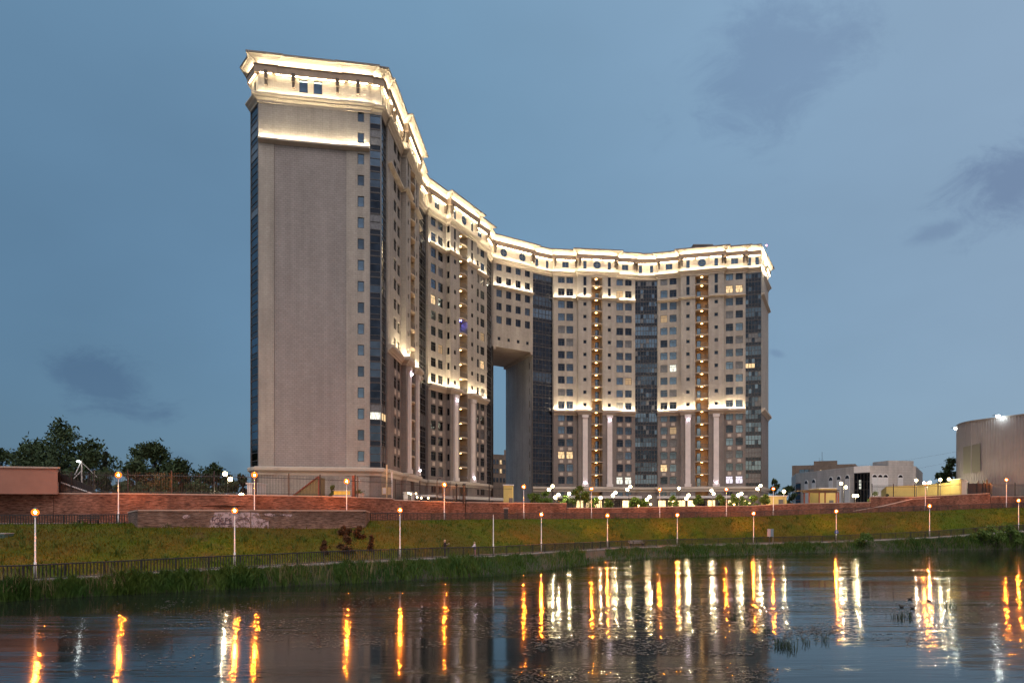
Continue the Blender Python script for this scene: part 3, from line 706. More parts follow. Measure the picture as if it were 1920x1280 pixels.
def st(px, c): return float(np.interp(px, STX, [s[c] for s in ST]))
def line(px, c, h=None, dz=0.):
    """point on line c at column px; h is the column of its height or a number"""
    d = st(px, c); z = EYE + (st(px, h) if isinstance(h, int) else h) + dz
    return Vector((X(px, d), d, z))
PXS = [-1700, -1300, -1000, -800] + list(range(-600, 2601, 20))
def p_edge(px): return line(px, 1, -EYE)
def p_rail(px): return line(px, 2, 4)
def p_lamp(px): return line(px, 3, 4)
def p_up(px): return line(px, 5, 6)
def p_wall(px): return line(px, 7, 6)

mat('asphalt_path', (.16, .135, .12), .85, var=.2, vscale=.8, bump=.2, bscale=12)
mat('concrete', (.34, .31, .29), .8, var=.2, vscale=1.2)
mat('soil', (.05, .045, .03), .95, var=.3, vscale=.6)
mat('paving', (.22, .19, .17), .85, var=.2, vscale=.5)
def grassmat(name, green, dry, bare):
    m = mat(name, green, .95, spec=.15); t = m.node_tree; b_ = t.nodes['Principled BSDF']; c_ = t.nodes.new('ShaderNodeTexCoord')
    def nz_(sc, lo, hi, det=6):
        n = t.nodes.new('ShaderNodeTexNoise'); n.inputs['Scale'].default_value = sc; n.inputs['Detail'].default_value = det; n.inputs['Roughness'].default_value = .7; t.links.new(c_.outputs['Object'], n.inputs[0])
        r_ = t.nodes.new('ShaderNodeMapRange'); r_.inputs[1].default_value = lo; r_.inputs[2].default_value = hi; t.links.new(n.outputs[0], r_.inputs[0]); return r_.outputs[0]
    def mx_(f, a, b, bl='MIX'):
        x = t.nodes.new('ShaderNodeMix'); x.data_type = 'RGBA'; x.blend_type = bl
        t.links.new(f, x.inputs[0])
        for k, v in ((6, a), (7, b)):
            if isinstance(v, tuple): x.inputs[k].default_value = (*v, 1)
            else: t.links.new(v, x.inputs[k])
        return x.outputs[2]
    c1 = mx_(nz_(.09, .40, .60), green, dry); c2 = mx_(nz_(.23, .60, .72), c1, bare); c3 = mx_(nz_(1.1, .35, .65), c2, (.62, .70, .55), 'MULTIPLY')
    t.links.new(c3, b_.inputs['Base Color']); return m
grassmat('grass_ground', (.066, .098, .006), (.105, .078, .013), (.10, .065, .033))
def ribbon(name, fa, fb, m, label=None, nsub=1, shape=None):
    q = MB()
    for a, b in zip(PXS, PXS[1:]):
        for k in range(nsub):
            t0, t1 = k / nsub, (k + 1) / nsub
            def at(px, t):
                p = fa(px).lerp(fb(px), t)
                if shape: p.z += shape(p, t)
                return p
            q.face((at(a, t0), at(b, t0), at(b, t1), at(a, t1)))
    o = q.build(name, m, smooth=True); tag(o, label, None, None, 'structure'); return o
def bumpy(p, t): return .22 * math.sin(p.x * .21 + p.y * .13) * math.sin(p.x * .07 - p.y * .16 + 1) * math.sin(math.pi * t) + .35 * math.sin(math.pi * t)
ribbon('river_bank', lambda px: p_edge(px) - Vector((0, 0, .5)) - (p_rail(px) - p_edge(px)) * .05, lambda px: p_rail(px) + Vector((0, 0, -.05)), 'soil', 'dark soil bank under the reeds by the water', 4, lambda p, t: .25 * math.sin(math.pi * t))
ribbon('lower_path', lambda px: p_rail(px), lambda px: p_lamp(px), 'asphalt_path', 'asphalt riverside path behind the lower railing')
def slope_pt(px, t):
    p = p_lamp(px).lerp(p_up(px), t); p.z += bumpy(p, t); return p
ribbon('grass_slope', p_lamp, p_up, 'grass_ground', 'grassy embankment between the two paths', 8, bumpy)
ribbon('upper_path', p_up, lambda px: p_wall(px) + Vector((0, .6, 0)), 'asphalt_path', 'upper footpath below the brick wall')
# kerb along the lower railing
q = MB()
for a, b in zip(PXS, PXS[1:]):
    A_, B_ = p_rail(a), p_rail(b); off = Vector((.05, -.25, 0))
    q.face((A_ + off + Vector((0, 0, .06)), B_ + off + Vector((0, 0, .06)), B_ + Vector((0, .1, .06)), A_ + Vector((0, .1, .06)))); q.face((A_ + off - Vector((0, 0, .4)), B_ + off - Vector((0, 0, .4)), B_ + off + Vector((0, 0, .06)), A_ + off + Vector((0, 0, .06))))
tag(q.build('kerb', 'concrete'), 'pale concrete kerb under the lower railing', kind='structure')
# plaza ground that runs on to the horizon
ZP = EYE + 1.05
q = MB(); pts = [p_wall(px) + Vector((0, .35, 0)) for px in PXS]
for a, b in zip(pts, pts[1:]): q.face(((a.x, a.y, ZP), (b.x, b.y, ZP), (b.x * 40, 6000, ZP), (a.x * 40, 6000, ZP)))
tag(q.build('ground', 'paving'), 'paved plaza ground running back to the horizon', kind='structure')

# water
m = bpy.data.materials.new('river_water'); m.use_nodes = True; MATS['river_water'] = m
t = m.node_tree; b_ = t.nodes['Principled BSDF']; b_.inputs['Base Color'].default_value = (.010, .014, .012, 1); b_.inputs['Roughness'].default_value = .075; b_.inputs['IOR'].default_value = 1.36; b_.inputs['Specular IOR Level'].default_value = .6
gc = t.nodes.new('ShaderNodeTexCoord')
hsum = None
for (sx, sy, amp) in ((.10, .55, 1.0), (.42, 2.4, .36), (1.3, 7.0, .13)):
    mpn = t.nodes.new('ShaderNodeMapping'); mpn.inputs['Scale'].default_value = (sx, sy, 1); mpn.inputs['Rotation'].default_value = (0, 0, R(-8)); t.links.new(gc.outputs['Object'], mpn.inputs[0])
    n = t.nodes.new('ShaderNodeTexNoise'); n.inputs['Scale'].default_value = 1; n.inputs['Detail'].default_value = 3; t.links.new(mpn.outputs[0], n.inputs[0])
    mu = t.nodes.new('ShaderNodeMath'); mu.operation = 'MULTIPLY'; mu.inputs[1].default_value = amp; t.links.new(n.outputs[0], mu.inputs[0])
    if hsum is None: hsum = mu
    else:
        ad = t.nodes.new('ShaderNodeMath'); t.links.new(hsum.outputs[0], ad.inputs[0]); t.links.new(mu.outputs[0], ad.inputs[1]); hsum = ad
# calm and ruffled patches
mpn = t.nodes.new('ShaderNodeMapping'); mpn.inputs['Scale'].default_value = (.028, .20, 1); t.links.new(gc.outputs['Object'], mpn.inputs[0])
n = t.nodes.new('ShaderNodeTexNoise'); n.inputs['Scale'].default_value = 1; n.inputs['Detail'].default_value = 4; t.links.new(mpn.outputs[0], n.inputs[0])
rg = t.nodes.new('ShaderNodeMapRange'); rg.inputs[1].default_value = .44; rg.inputs[2].default_value = .60; rg.inputs[3].default_value = .035; rg.inputs[4].default_value = .30; t.links.new(n.outputs[0], rg.inputs[0])
bp = t.nodes.new('ShaderNodeBump'); bp.inputs['Distance'].default_value = .30; t.links.new(rg.outputs[0], bp.inputs['Strength']); t.links.new(hsum.outputs[0], bp.inputs['Height']); t.links.new(bp.outputs[0], b_.inputs['Normal'])
q = MB(); q.face([(-500, -120, 0), (500, -120, 0), (500, 190, 0), (-500, 190, 0)]); tag(q.build('river', 'river_water'), 'dark rippled river reflecting the lamps and the sky', kind='structure')
q = MB(); q.face([(-500, -120, -2.5), (500, -120, -2.5), (500, 200, -2.5), (-500, 200, -2.5)]); tag(q.build('river_bed', 'soil'), 'river bed', kind='structure')
# near bank behind the camera
q = MB(); q.face([(-6000, -3000, ZP - 3), (6000, -3000, ZP - 3), (6000, -40, ZP - 3), (-6000, -40, ZP - 3)]); q.face([(-6000, -40, ZP - 3), (6000, -40, ZP - 3), (6000, -34, -.5), (-6000, -34, -.5)]); tag(q.build('near_bank', 'soil'), 'near river bank', kind='structure')

# ------------------------------------------------------------------ grass and reeds (nobody could count it)
def blades(name, pts, hts, wid, m, lean=.5, label=None, cat=None):
    n = len(pts); pts = np.asarray(pts); hts = np.asarray(hts)
    a = RNG.uniform(0, 2 * np.pi, n); l = RNG.normal(0, lean, (n, 2)) * hts[:, None]
    w = (wid * hts)[:, None] * np.stack([np.cos(a), np.sin(a)], 1)
    v = np.zeros((n, 5, 3)); v[:, 0, :2] = pts[:, :2] - w; v[:, 1, :2] = pts[:, :2] + w; v[:, 0, 2] = v[:, 1, 2] = pts[:, 2] - .05
    v[:, 2, :2] = pts[:, :2] + w * .7 + l * .4; v[:, 3, :2] = pts[:, :2] - w * .7 + l * .4; v[:, 2, 2] = v[:, 3, 2] = pts[:, 2] + hts * .6
    v[:, 4, :2] = pts[:, :2] + l * 1.3; v[:, 4, 2] = pts[:, 2] + hts
    i = np.arange(n)[:, None] * 5
    me = bpy.data.meshes.new(name)
    q4 = (i + np.array([[0, 1, 2, 3]])); t3 = (i + np.array([[3, 2, 4]]))
    me.vertices.add(n * 5); me.vertices.foreach_set('co', v.reshape(-1))
    li = np.concatenate([q4.reshape(-1), t3.reshape(-1)]); me.loops.add(len(li)); me.loops.foreach_set('vertex_index', li)
    me.polygons.add(2 * n); ls = np.concatenate([np.arange(n) * 4, n * 4 + np.arange(n) * 3]); me.polygons.foreach_set('loop_start', ls); me.polygons.foreach_set('loop_total', np.concatenate([np.full(n, 4), np.full(n, 3)]))
    me.update(); me.validate()
    me.materials.append(MATS[m]); o = bpy.data.objects.new(name, me); COL.objects.link(o); tag(o, label, cat, None, 'stuff'); return o
grassmat('grass_blade', (.080, .120, .006), (.14, .10, .016), (.12, .08, .035))
mat('reed_blade', (.022, .066, .009), .75, col2=(.062, .098, .012), vscale=.35, spec=.25)
pts = []; hts = []
for _ in range(60000):
    px = random.uniform(-80, 2000); t_ = random.uniform(.01, .99); p = slope_pt(px, t_); pts.append(p); hts.append(random.uniform(.07, .22) * (1.6 if random.random() < .06 else 1))
blades('slope_grass', pts, hts, .16, 'grass_blade', .55, 'short green and dry grass on the embankment', 'grass')
pts = []; hts = []
for _ in range(330):
    px = random.uniform(-60, 1960); t0_ = random.uniform(.03, .97); c0_ = random.uniform(.25, .6)
    for _k in range(random.randint(8, 26)):
        pts.append(slope_pt(px + random.gauss(0, 4), min(.99, max(.01, t0_ + random.gauss(0, .03))))); hts.append(c0_ * random.uniform(.5, 1.1))
blades('slope_weeds', pts, hts, .07, 'reed_blade', .5, 'darker weed clumps dotted over the embankment', 'weeds')
pts = []; hts = []
for _ in range(64000):
    px = random.uniform(-80, 2000); t_ = random.random() ** .8
    e, r = p_edge(px), p_rail(px); w_ = .55 + .35 * math.sin(px * .021 + 2) * math.sin(px * .0087) + .25 * math.sin(px * .06)
    if 1098 < px < 1135 and t_ > .25: continue
    p = e.lerp(r, t_ * .98); p.z = max(p.z + .25 * math.sin(math.pi * t_), .0) - .1; pts.append(p)
    hh = random.uniform(.18, .72) * (.45 + .75 * max(w_, .05)) * (.75 + .5 * math.sin(px * .11 + 3 * t_) ** 2)
    if t_ > .8: hh *= .55
    hts.append(hh)
blades('bank_reeds', pts, hts, .055, 'reed_blade', .38, 'dense dark green reeds along the water edge', 'reeds')
mat('dry_stalk', (.16, .12, .055), .8, var=.3)
pts = []; hts = []
for _ in range(3200):
    px = random.uniform(-80, 2000)
    if math.sin(px * .037) + math.sin(px * .011 + 1) < .1: continue
    p = p_edge(px).lerp(p_rail(px), random.uniform(.1, .95)); p.z += .05; pts.append(p); hts.append(random.uniform(.5, 1.25))
blades('dry_stalks', pts, hts, .02, 'dry_stalk', .22, 'scattered dry stalks among the bank reeds', 'reeds')
# floating weed flecks
mat('weed', (.16, .11, .07), .3, var=.5, vscale=2, spec=.6)
vs = []
def fleck_patch(px0, px1, py0, py1, cnt, s0=.04, s1=.14):
    for _ in range(cnt):
        cx, cy = random.uniform(px0, px1), random.uniform(py0, py1)
        if math.sin(cx * .031 + cy * .11) + math.sin(cx * .013 - cy * .07 + 2) + random.uniform(-.9, .9) < .15: continue
        d = EYE * F / (cy - HZ); vs.append((X(cx, d), d, random.uniform(s0, s1)))
fleck_patch(980, 1480, 1135, 1228, 5200); fleck_patch(1470, 1620, 1130, 1200, 900); fleck_patch(300, 980, 1120, 1215, 2600); fleck_patch(960, 1460, 1252, 1280, 1500, .03, .09); fleck_patch(1480, 1720, 1175, 1190, 500); fleck_patch(1700, 1780, 1175, 1215, 400); fleck_patch(1600, 1900, 1100, 1200, 700); fleck_patch(60, 420, 1130, 1270, 500)
q = MB()
for x, y, s in vs:
    a = random.uniform(0, 3.14); c, s_ = math.cos(a) * s, math.sin(a) * s * .6; z = .012 + random.uniform(0, .02)
    q.face([(x - c, y - s_, z), (x + s_ * .5, y - c * .4, z + .01), (x + c, y + s_, z), (x - s_ * .5, y + c * .4, z + .012)])
tag(q.build('floating_weeds', 'weed'), 'flecks of weed floating on the river surface', 'weeds', None, 'stuff')
mat('reed_dark', (.022, .035, .010), .7, spec=.3)
TUFTS = ((1470, 1212, .95, 130, 'broad clump of dark reeds standing in the river'), (1512, 1206, .35, 22, 'small sparse reed tuft just beyond the broad clump in the river'), (1542, 1200, .5, 24, 'spreading low reed tuft between the broad clump and open water'), (1683, 1158, .65, 60, 'dense reed tuft in the river below the ducks'), (1704, 1156, .55, 40, 'thin reed tuft beside the dense one below the ducks'), (1440, 1186, .5, 40, 'low reed tuft at the edge of the weed flecks'), (1375, 1160, .7, 50, 'farther reed tuft among the weed flecks'), (1778, 1137, .7, 40, 'lone reed tuft near the rightmost lamp reflections'))
for px, py, rad, cnt, lab in TUFTS:
    d = EYE * F / (py - HZ); c = Vector((X(px, d), d, 0)); P = [c + Vector((random.gauss(0, rad * .24), random.gauss(0, rad * .4), 0)) for _ in range(cnt)]
    o = blades('reed_tuft', P, [random.uniform(.15, .42) for _ in range(cnt)], .035, 'reed_dark', .35); o['kind'] = 'thing'; tag(o, lab, 'reeds', 'reed tufts in the river')

# ------------------------------------------------------------------ brick walls
stonemat('brick_red', (.055, .029, .022), (.165, .083, .058), (.27, .155, .115))
stonemat('stone_grey', (.055, .038, .032), (.15, .108, .088), (.24, .185, .155))
mat('coping', (.40, .32, .27), .8, var=.15, vscale=1)
mat('plaster_red', (.30, .145, .105), .85, var=.1, vscale=.5)
def brick_wall(name, segs, m, label, th=.5, cope='coping', ch=.12, parts=True):
    """segs: list of (px, depth, y top, bottom height); one wall thing with coping"""
    base = Vector((X(segs[0][0], segs[0][1]), segs[0][1], EYE + segs[0][3])); e = empty(name, base)
    q, c = MB(), MB(); u = 0
    for (p0, d0, y0, b0), (p1, d1, y1, b1) in zip(segs, segs[1:]):
        A_, B_ = Vector((X(p0, d0), d0)), Vector((X(p1, d1), d1)); za, zb = H(y0, d0), H(y1, d1)
        if (B_ - A_).length < .05: continue
        dd, nn, L = frame_of(A_, B_); A2, B2 = A_ - nn * th, B_ - nn * th
        nsub = max(1, int(L / 2))
        for k in range(nsub):
            s0, s1 = k / nsub, (k + 1) / nsub
            a, b = A_.lerp(B_, s0), A_.lerp(B_, s1); z0_, z1_ = za + (zb - za) * s0, za + (zb - za) * s1; f0, f1 = EYE + b0 + (b1 - b0) * s0, EYE + b0 + (b1 - b0) * s1
            q.face((P3(a, f0), P3(b, f1), P3(b, z1_), P3(a, z0_)), [(u + L * s0, f0), (u + L * s1, f1), (u + L * s1, z1_), (u + L * s0, z0_)])
        q.face((P3(B2, EYE + b1), P3(A2, EYE + b0), P3(A2, za), P3(B2, zb)), [(0, 0), (L, 0), (L, 2), (0, 2)])
        for (a, b, z, f) in ((A2, A_, za, EYE + b0), (B_, B2, zb, EYE + b1)): q.face((P3(a, f), P3(b, f), P3(b, z), P3(a, z)), [(0, f), (th, f), (th, z), (0, z)])
        u += L; o_ = .06
        pa, pb, pc, pd = A_ + nn * o_, B_ + nn * o_, B2 - nn * o_, A2 - nn * o_
        c.face((P3(pa, za + .003), P3(pb, zb + .003), P3(pb, zb + ch), P3(pa, za + ch))); c.face((P3(pa, za + ch), P3(pb, zb + ch), P3(pc, zb + ch), P3(pd, za + ch))); c.face((P3(pa, za + .003), P3(pd, za + .003), P3(pc, zb + .003), P3(pb, zb + .003)))
    q.build('masonry', m, e); c.build('coping', cope, e); tag(e, label, 'wall'); return e
def dw(px): return st(px, 7)
def hb(px): return st(px, 6) - .3
def wseg(*pts): return [(px, dw(px), y, hb(px)) for px, y in pts]
brick_wall('retaining_wall', wseg((-600, 915), (0, 922), (100, 925)) , 'brick_red', 'red brick terrace wall beneath the raised block at the far left')
brick_wall('retaining_wall', wseg((101, 925.5), (240, 926), (480, 929), (590, 931), (600, 931), (735, 935), (740, 938), (872, 942.5)), 'brick_red', 'long red brick terrace wall carrying the tall iron fence')
brick_wall('retaining_wall', wseg((874, 942), (940, 943), (1062, 944)), 'brick_red', 'brick terrace wall with a dark doorway beside the passage')
brick_wall('retaining_wall', wseg((1063, 952.5), (1150, 952.5), (1270, 950), (1413, 948.5), (1470, 945), (1632, 942)), 'brick_red', 'low brick terrace wall below the plaza lamps')
brick_wall('retaining_wall', wseg((1633, 931.5), (1715, 932), (1768, 929), (1857, 925)), 'brick_red', 'brick terrace wall below the yellow wall and dark gate')
brick_wall('retaining_wall', wseg((1858, 931), (1925, 931), (2600, 925)), 'brick_red', 'brick terrace wall in front of the ribbed hall')
q = brick_wall('ramp_wall', [(1600, 127.2, 958.5, .1), (1655, 128.0, 949, .3), (1712, 128.6, 935.5, .4), (1762, 129.2, 933.5, .4)], 'brick_red', 'brick parapet of the ramp climbing beside the terrace wall', th=.3)
e = brick_wall('bastion_wall', [(240, 66.5, 961.5, -1.4), (258, 62.0, 957.5, -1.75), (470, 67.0, 957.6, -1.75), (685, 73.6, 958, -1.75), (693, 78.5, 961, -1.0)], 'stone_grey', 'grey stone bastion with faded graffiti above the grass slope', th=.45)
# top of the bastion
q = MB(); q.face([P3((X(p, d), d), H(958.5, d) - .15) for p, d in ((258, 62.3), (685, 73.9), (693, 78.5), (240, 66.6))]); q.build('deck', 'concrete', e)
# graffiti: peeling pale paint with dark outlined letters
mg = bpy.data.materials.new('graffiti_paint'); mg.use_nodes = True; MATS['graffiti_paint'] = mg; t = mg.node_tree; b_ = t.nodes['Principled BSDF']; b_.inputs['Base Color'].default_value = (.40, .35, .385, 1); b_.inputs['Roughness'].default_value = .8
c_ = t.nodes.new('ShaderNodeTexCoord'); n = t.nodes.new('ShaderNodeTexNoise'); n.inputs['Scale'].default_value = 2.2; n.inputs['Detail'].default_value = 8; n.inputs['Roughness'].default_value = .75; t.links.new(c_.outputs['Object'], n.inputs[0])
r_ = t.nodes.new('ShaderNodeMapRange'); r_.inputs[1].default_value = .40; r_.inputs[2].default_value = .56; t.links.new(n.outputs[0], r_.inputs[0]); t.links.new(r_.outputs[0], b_.inputs['Alpha'])
mat('graffiti_line', (.07, .05, .07), .8)
gA, gB = Vector((X(258, 62), 62.)), Vector((X(470, 67), 67.)); gC = Vector((X(685, 73.6), 73.6))
def gpt(px, py, out=.012):
    # point on the bastion's front plane under photo column px
    A_, B_ = (gA, gB) if px <= 470 else (gB, gC); dd, nn, L = frame_of(A_, B_)
    r0 = (px - 960) / F; s = (A_.x - r0 * A_.y) / (r0 * dd.y - dd.x); p = A_ + dd * s + nn * out; return Vector((p.x, p.y, H(py, p.y)))
def gpatch(name, poly, m, out=.012):
    q = MB(); q.face([gpt(a, b, out) for a, b in poly]); return q.build(name, m, e)
gpatch('paint_patch', [(390, 991), (394, 975), (400, 968), (402, 960), (430, 959.5), (469, 960), (469, 992)], 'graffiti_paint')
gpatch('paint_patch', [(471, 992), (471, 960), (484, 961), (489, 972), (503, 974), (504, 991)], 'graffiti_paint')
gpatch('paint_patch', [(494, 963), (505, 961.5), (517, 964), (516, 968), (500, 967)], 'graffiti_paint')
gpatch('paint_patch', [(523, 964.5), (532, 963.5), (548, 964), (545, 969), (540, 969.5), (534, 966)], 'graffiti_paint')
gpatch('paint_patch', [(341, 967), (350, 964), (356, 966), (355, 971), (345, 972)], 'graffiti_paint')
def stroke(pts, w=.05):
    q = MB(); P = [gpt(a, b, .02) for a, b in pts]
    for a, b in zip(P, P[1:]):
        d_ = (b - a); 
        if d_.length < 1e-4: continue
        up = Vector((d_.z, 0, -d_.x)).normalized() * w if abs(d_.z) + abs(d_.x) > 1e-5 else Vector((0, 0, w)); q.face((a - up, b - up, b + up, a + up))
    return q
def letter(strokes):
    q = MB()
    for s_ in strokes:
        g = stroke(s_); 
        for f in g.f: q.face([g.v[i] for i in f])
    q.build('graffiti_letter', 'graffiti_line', e)
letter([[(398, 977), (398, 970), (401, 970)], [(398, 974), (402, 974)], [(403, 981), (402, 975), (405, 971), (410, 971), (412, 976), (410, 981), (404, 982)]])
letter([[(419, 972), (414, 971), (413, 976), (417, 976)], [(413, 976), (414, 981), (420, 981)]])
letter([[(422, 981), (422, 971), (427, 971), (428, 975), (423, 976)]])
letter([[(430, 972), (434, 971)], [(430, 976), (433, 976)], [(430, 972), (430, 980), (434, 981)]])
letter([[(444, 974), (447, 972), (449, 975), (452, 972), (455, 973), (459, 970)], [(458, 973), (463, 971), (466, 975)]])
letter([[(404, 982.5), (412, 983), (420, 982), (428, 982.5), (436, 981)]])
# raised red block and its stepped fence at the left
eb = empty('raised_block', W(0, 925, 73.2))
q = MB(); A_, B_ = Vector((X(-700, 64), 64.)), Vector((X(108, 72.6), 72.6)); B2 = Vector((X(112, 82), 82.)); A2 = Vector((X(-700, 74), 74.))
for a, b in ((A_, B_), (B_, B2), (A2, A_)): wall(q, a, b, H(926, 72.6), H(878, 72.6))
q.build('block_wall', 'plaster_red', eb)
q = MB(); q.face([P3(p, H(878, 72.6)) for p in (A_, B_, B2, A2)]); 
dd, nn, L = frame_of(A_, B_); q.obox(P3(A_ - nn * .4, H(878, 72.6) + .003), P3(dd * (L + .1), 0), P3(nn * .55, 0), (0, 0, .16)); q.build('coping', 'coping', eb)
tag(eb, 'raised pinkish red block above the brick wall in the lower left', 'wall')
# doorway in the brick wall
dd_ = dw(946) - .06; ed = empty('wall_doorway', W(946, 972, dd_)); q = MB(); q.box(X(943.5, dd_), X(952.5, dd_), dd_ - .02, dd_ + .05, H(973, dd_), H(953.5, dd_)); q.build('door', 'metal_dark', ed)
q = MB(); q.box(X(942, dd_), X(954, dd_), dd_ - .12, dd_ - .021, H(953.4, dd_), H(951.5, dd_)); q.build('lintel', 'coping', ed); tag(ed, 'dark steel door in the brick wall beneath the passage', 'door')

# ------------------------------------------------------------------ railings and fences
def railing(name, f, px0, px1, hgt, step, post_every, label, individual=0, bar=.028, post=.055, frm=None):
    pts = [f(px0 + (px1 - px0) * k / 400) for k in range(401)]; cum = [0]
    for a, b in zip(pts, pts[1:]): cum.append(cum[-1] + (Vector((b.x, b.y)) - Vector((a.x, a.y))).length)
    tot = cum[-1]
    def at(s):
        i = min(max(int(np.searchsorted(cum, s)) - 1, 0), 399); t_ = (s - cum[i]) / max(cum[i + 1] - cum[i], 1e-6); return pts[i].lerp(pts[i + 1], t_)
    e_ = empty(name, pts[0]); n = int(tot / step); npost = 0
    bm_ = MB(); bm_.box(-bar, bar, -bar, bar, .1, hgt - .03); o = bm_.build('tmp', 'metal_dark'); bme = o.data; bpy.data.objects.remove(o)
    pm_ = MB(); pm_.box(-post, post, -post, post, -.1, hgt + .02); pm_.box(-post * 1.3, post * 1.3, -post * 1.3, post * 1.3, -.1, .04); o = pm_.build('tmp', 'metal_dark'); pme = o.data; bpy.data.objects.remove(o)
    rest = MB(); cnt = 0
    for k in range(n + 1):
        p = at(k * step)
        if k % post_every == 0: mesh_obj('post', pme, e_, Matrix.Translation(p)); continue
        if cnt < individual: mesh_obj('baluster', bme, e_, Matrix.Translation(p)); cnt += 1
        else: rest.box(p.x - bar, p.x + bar, p.y - bar, p.y + bar, p.z + .1, p.z + hgt - .03)
    if rest.v: tag(rest.build('baluster_row', 'metal_dark', e_), kind='stuff')
    for nm, z, r in (('top_rail', hgt, .045), ('bottom_rail', .12, .03)):
        q = MB(); q.tube([at(tot * k / 200) + Vector((0, 0, z)) for k in range(201)], r, 6); q.build(nm, 'metal_dark', e_)
    tag(e_, label, 'railing'); return e_
railing('path_railing', lambda px: p_rail(px), -40, 1990, 1.0, .21, 11, 'long dark metal railing along the lower riverside path', 290)
railing('path_railing', lambda px: p_up(px) + Vector((0, .3, -.1)), -40, 238, .95, .22, 10, 'dark railing of the upper path on the grass crest at the far left', 0)
railing('path_railing', lambda px: p_up(px) + Vector((0, .3, -.1)), 694, 1990, .95, .22, 10, 'dark railing of the upper path to the right of the stone bastion', 0)
def iron_fence(name, pxy, hgt, step, post_step, label, spear=True):
    """pxy: (px, depth, z) polyline"""
    pts = [Vector((X(p, d), d, z)) for p, d, z in pxy]; e_ = empty(name, pts[0]); bars, rails = MB(), MB(); pq = MB(); pq.box(-.06, .06, -.06, .06, -.1, hgt + .12); pq.lathe((0, 0, hgt + .12), [(.09, 0), (.09, .05), (.001, .16)], 6); o = pq.build('tmp', 'metal_dark'); pme = o.data; bpy.data.objects.remove(o)
    carry = 0
    for a, b in zip(pts, pts[1:]):
        L = (b - a).length; n = int(L / step)
        for k in range(n):
            p = a.lerp(b, (k + .5) / n); bars.box(p.x - .014, p.x + .014, p.y - .014, p.y + .014, p.z + .05, p.z + hgt)
        for h_ in (.15, hgt - .35): rails.tube([a + Vector((0, 0, h_)), b + Vector((0, 0, h_))], .03, 5)
        m_ = max(1, round(L / post_step))
        for k in range(m_): mesh_obj('post', pme, e_, Matrix.Translation(a.lerp(b, k / m_)))
    tag(bars.build('bar_row', 'metal_dark', e_), kind='stuff'); rails.build('rail', 'metal_dark', e_); tag(e_, label, 'fence'); return e_
def wt(px, y): return (px, dw(px) + .25, H(y, dw(px)) + .12)
iron_fence('iron_fence', [wt(112, 925.5), wt(240, 926), wt(480, 929), wt(600, 931), wt(735, 935)], 2.3, .17, 4.2, 'tall spiked iron fence on the long terrace wall before the blank end wall')
iron_fence('iron_fence', [wt(741, 938), wt(872, 942.5), wt(960, 943.5)], 2.4, .17, 4.0, 'tall iron fence on the terrace wall in front of the passage')
iron_fence('iron_fence', [wt(1635, 931.5), wt(1715, 932), wt(1802, 927.5)], 2.2, .18, 4.0, 'iron fence in front of the floodlit yellow wall')
iron_fence('iron_fence', [wt(1859, 931), wt(1990, 930)], 2.4, .18, 4.5, 'iron fence in front of the ribbed hall')
# solid gate leaf
dg = dw(1833) + .3; eg = empty('metal_gate', W(1812, 925, dg)); q = MB(); q.box(X(1815, dg), X(1856, dg), dg, dg + .08, H(926, dg), H(906, dg)); q.build('gate_leaf', 'metal_dark', eg)
for px, y in ((1815, 904), (1833, 901), (1844, 901), (1850, 899), (1856, 905)):
    q = MB(); x = X(px, dg); q.box(x - .12, x + .12, dg - .1, dg + .15, H(926, dg), H(y, dg)); q.build('gate_post', 'metal_dark', eg)
tag(eg, 'dark sheet metal gate on the wall beside the ribbed hall', 'gate')
# folded gate leaves seen edge-on at the passage
for px0, px1, lab in ((849, 856, 'folded dark iron gate leaf left of the passage gate post'), (861, 869, 'dark iron gate leaf with ornate post before the passage')):
    d = dw(858) + .2; e_ = empty('gate_leaf', W(px0, 942, d)); bars = MB()
    for k in range(6): x = X(px0 + (px1 - px0) * k / 5, d + .3 * k); bars.box(x - .03, x + .03, d + .3 * k, d + .3 * k + .05, H(942, d), H(913 + (k % 2) * 3, d))
    tag(bars.build('bar_row', 'metal_dark', e_), kind='stuff'); q = MB(); x = X(px1, d); q.tube([(x, d, H(943, d)), (x, d, H(910, d))], .12, 8); q.lathe((x, d, H(910, d)), [(.17, 0), (.2, .12), (.001, .35)], 8); q.build('gate_post', 'metal_dark', e_); tag(e_, lab, 'gate')

# ------------------------------------------------------------------ lamps
SODIUM = 6000
mat('pole_white', (.62, .60, .60), .5, var=.08)
mat('sodium_bulb', (1, .6, .2), .5, emit=(1, .22, .013), estr=SODIUM)
mo = bpy.data.materials.new('halo_shell'); mo.use_nodes = True; MATS['halo_shell'] = mo; t = mo.node_tree; t.nodes.clear()  # see-through glowing shell that imitates the orange halo of light round a bulb
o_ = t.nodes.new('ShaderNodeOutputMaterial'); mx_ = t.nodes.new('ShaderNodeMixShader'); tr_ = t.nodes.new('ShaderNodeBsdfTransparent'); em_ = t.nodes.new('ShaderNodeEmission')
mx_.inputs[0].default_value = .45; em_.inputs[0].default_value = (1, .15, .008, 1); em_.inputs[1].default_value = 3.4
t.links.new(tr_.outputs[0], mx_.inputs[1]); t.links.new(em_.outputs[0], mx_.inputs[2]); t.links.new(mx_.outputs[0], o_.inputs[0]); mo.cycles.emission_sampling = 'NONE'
mat('white_bulb', (1, .95, .8), .5, emit=(1, .78, .38), estr=16)
mat('cold_bulb', (1, 1, 1), .5, emit=(.92, 1, .95), estr=20)
def point(name, loc, col, power, parent, rad=.06):
    l = bpy.data.lights.new(name, 'POINT'); l.energy = power; l.color = col; l.shadow_soft_size = rad; o = bpy.data.objects.new(name, l); COL.objects.link(o); o.location = loc; adopt(o, parent); return o
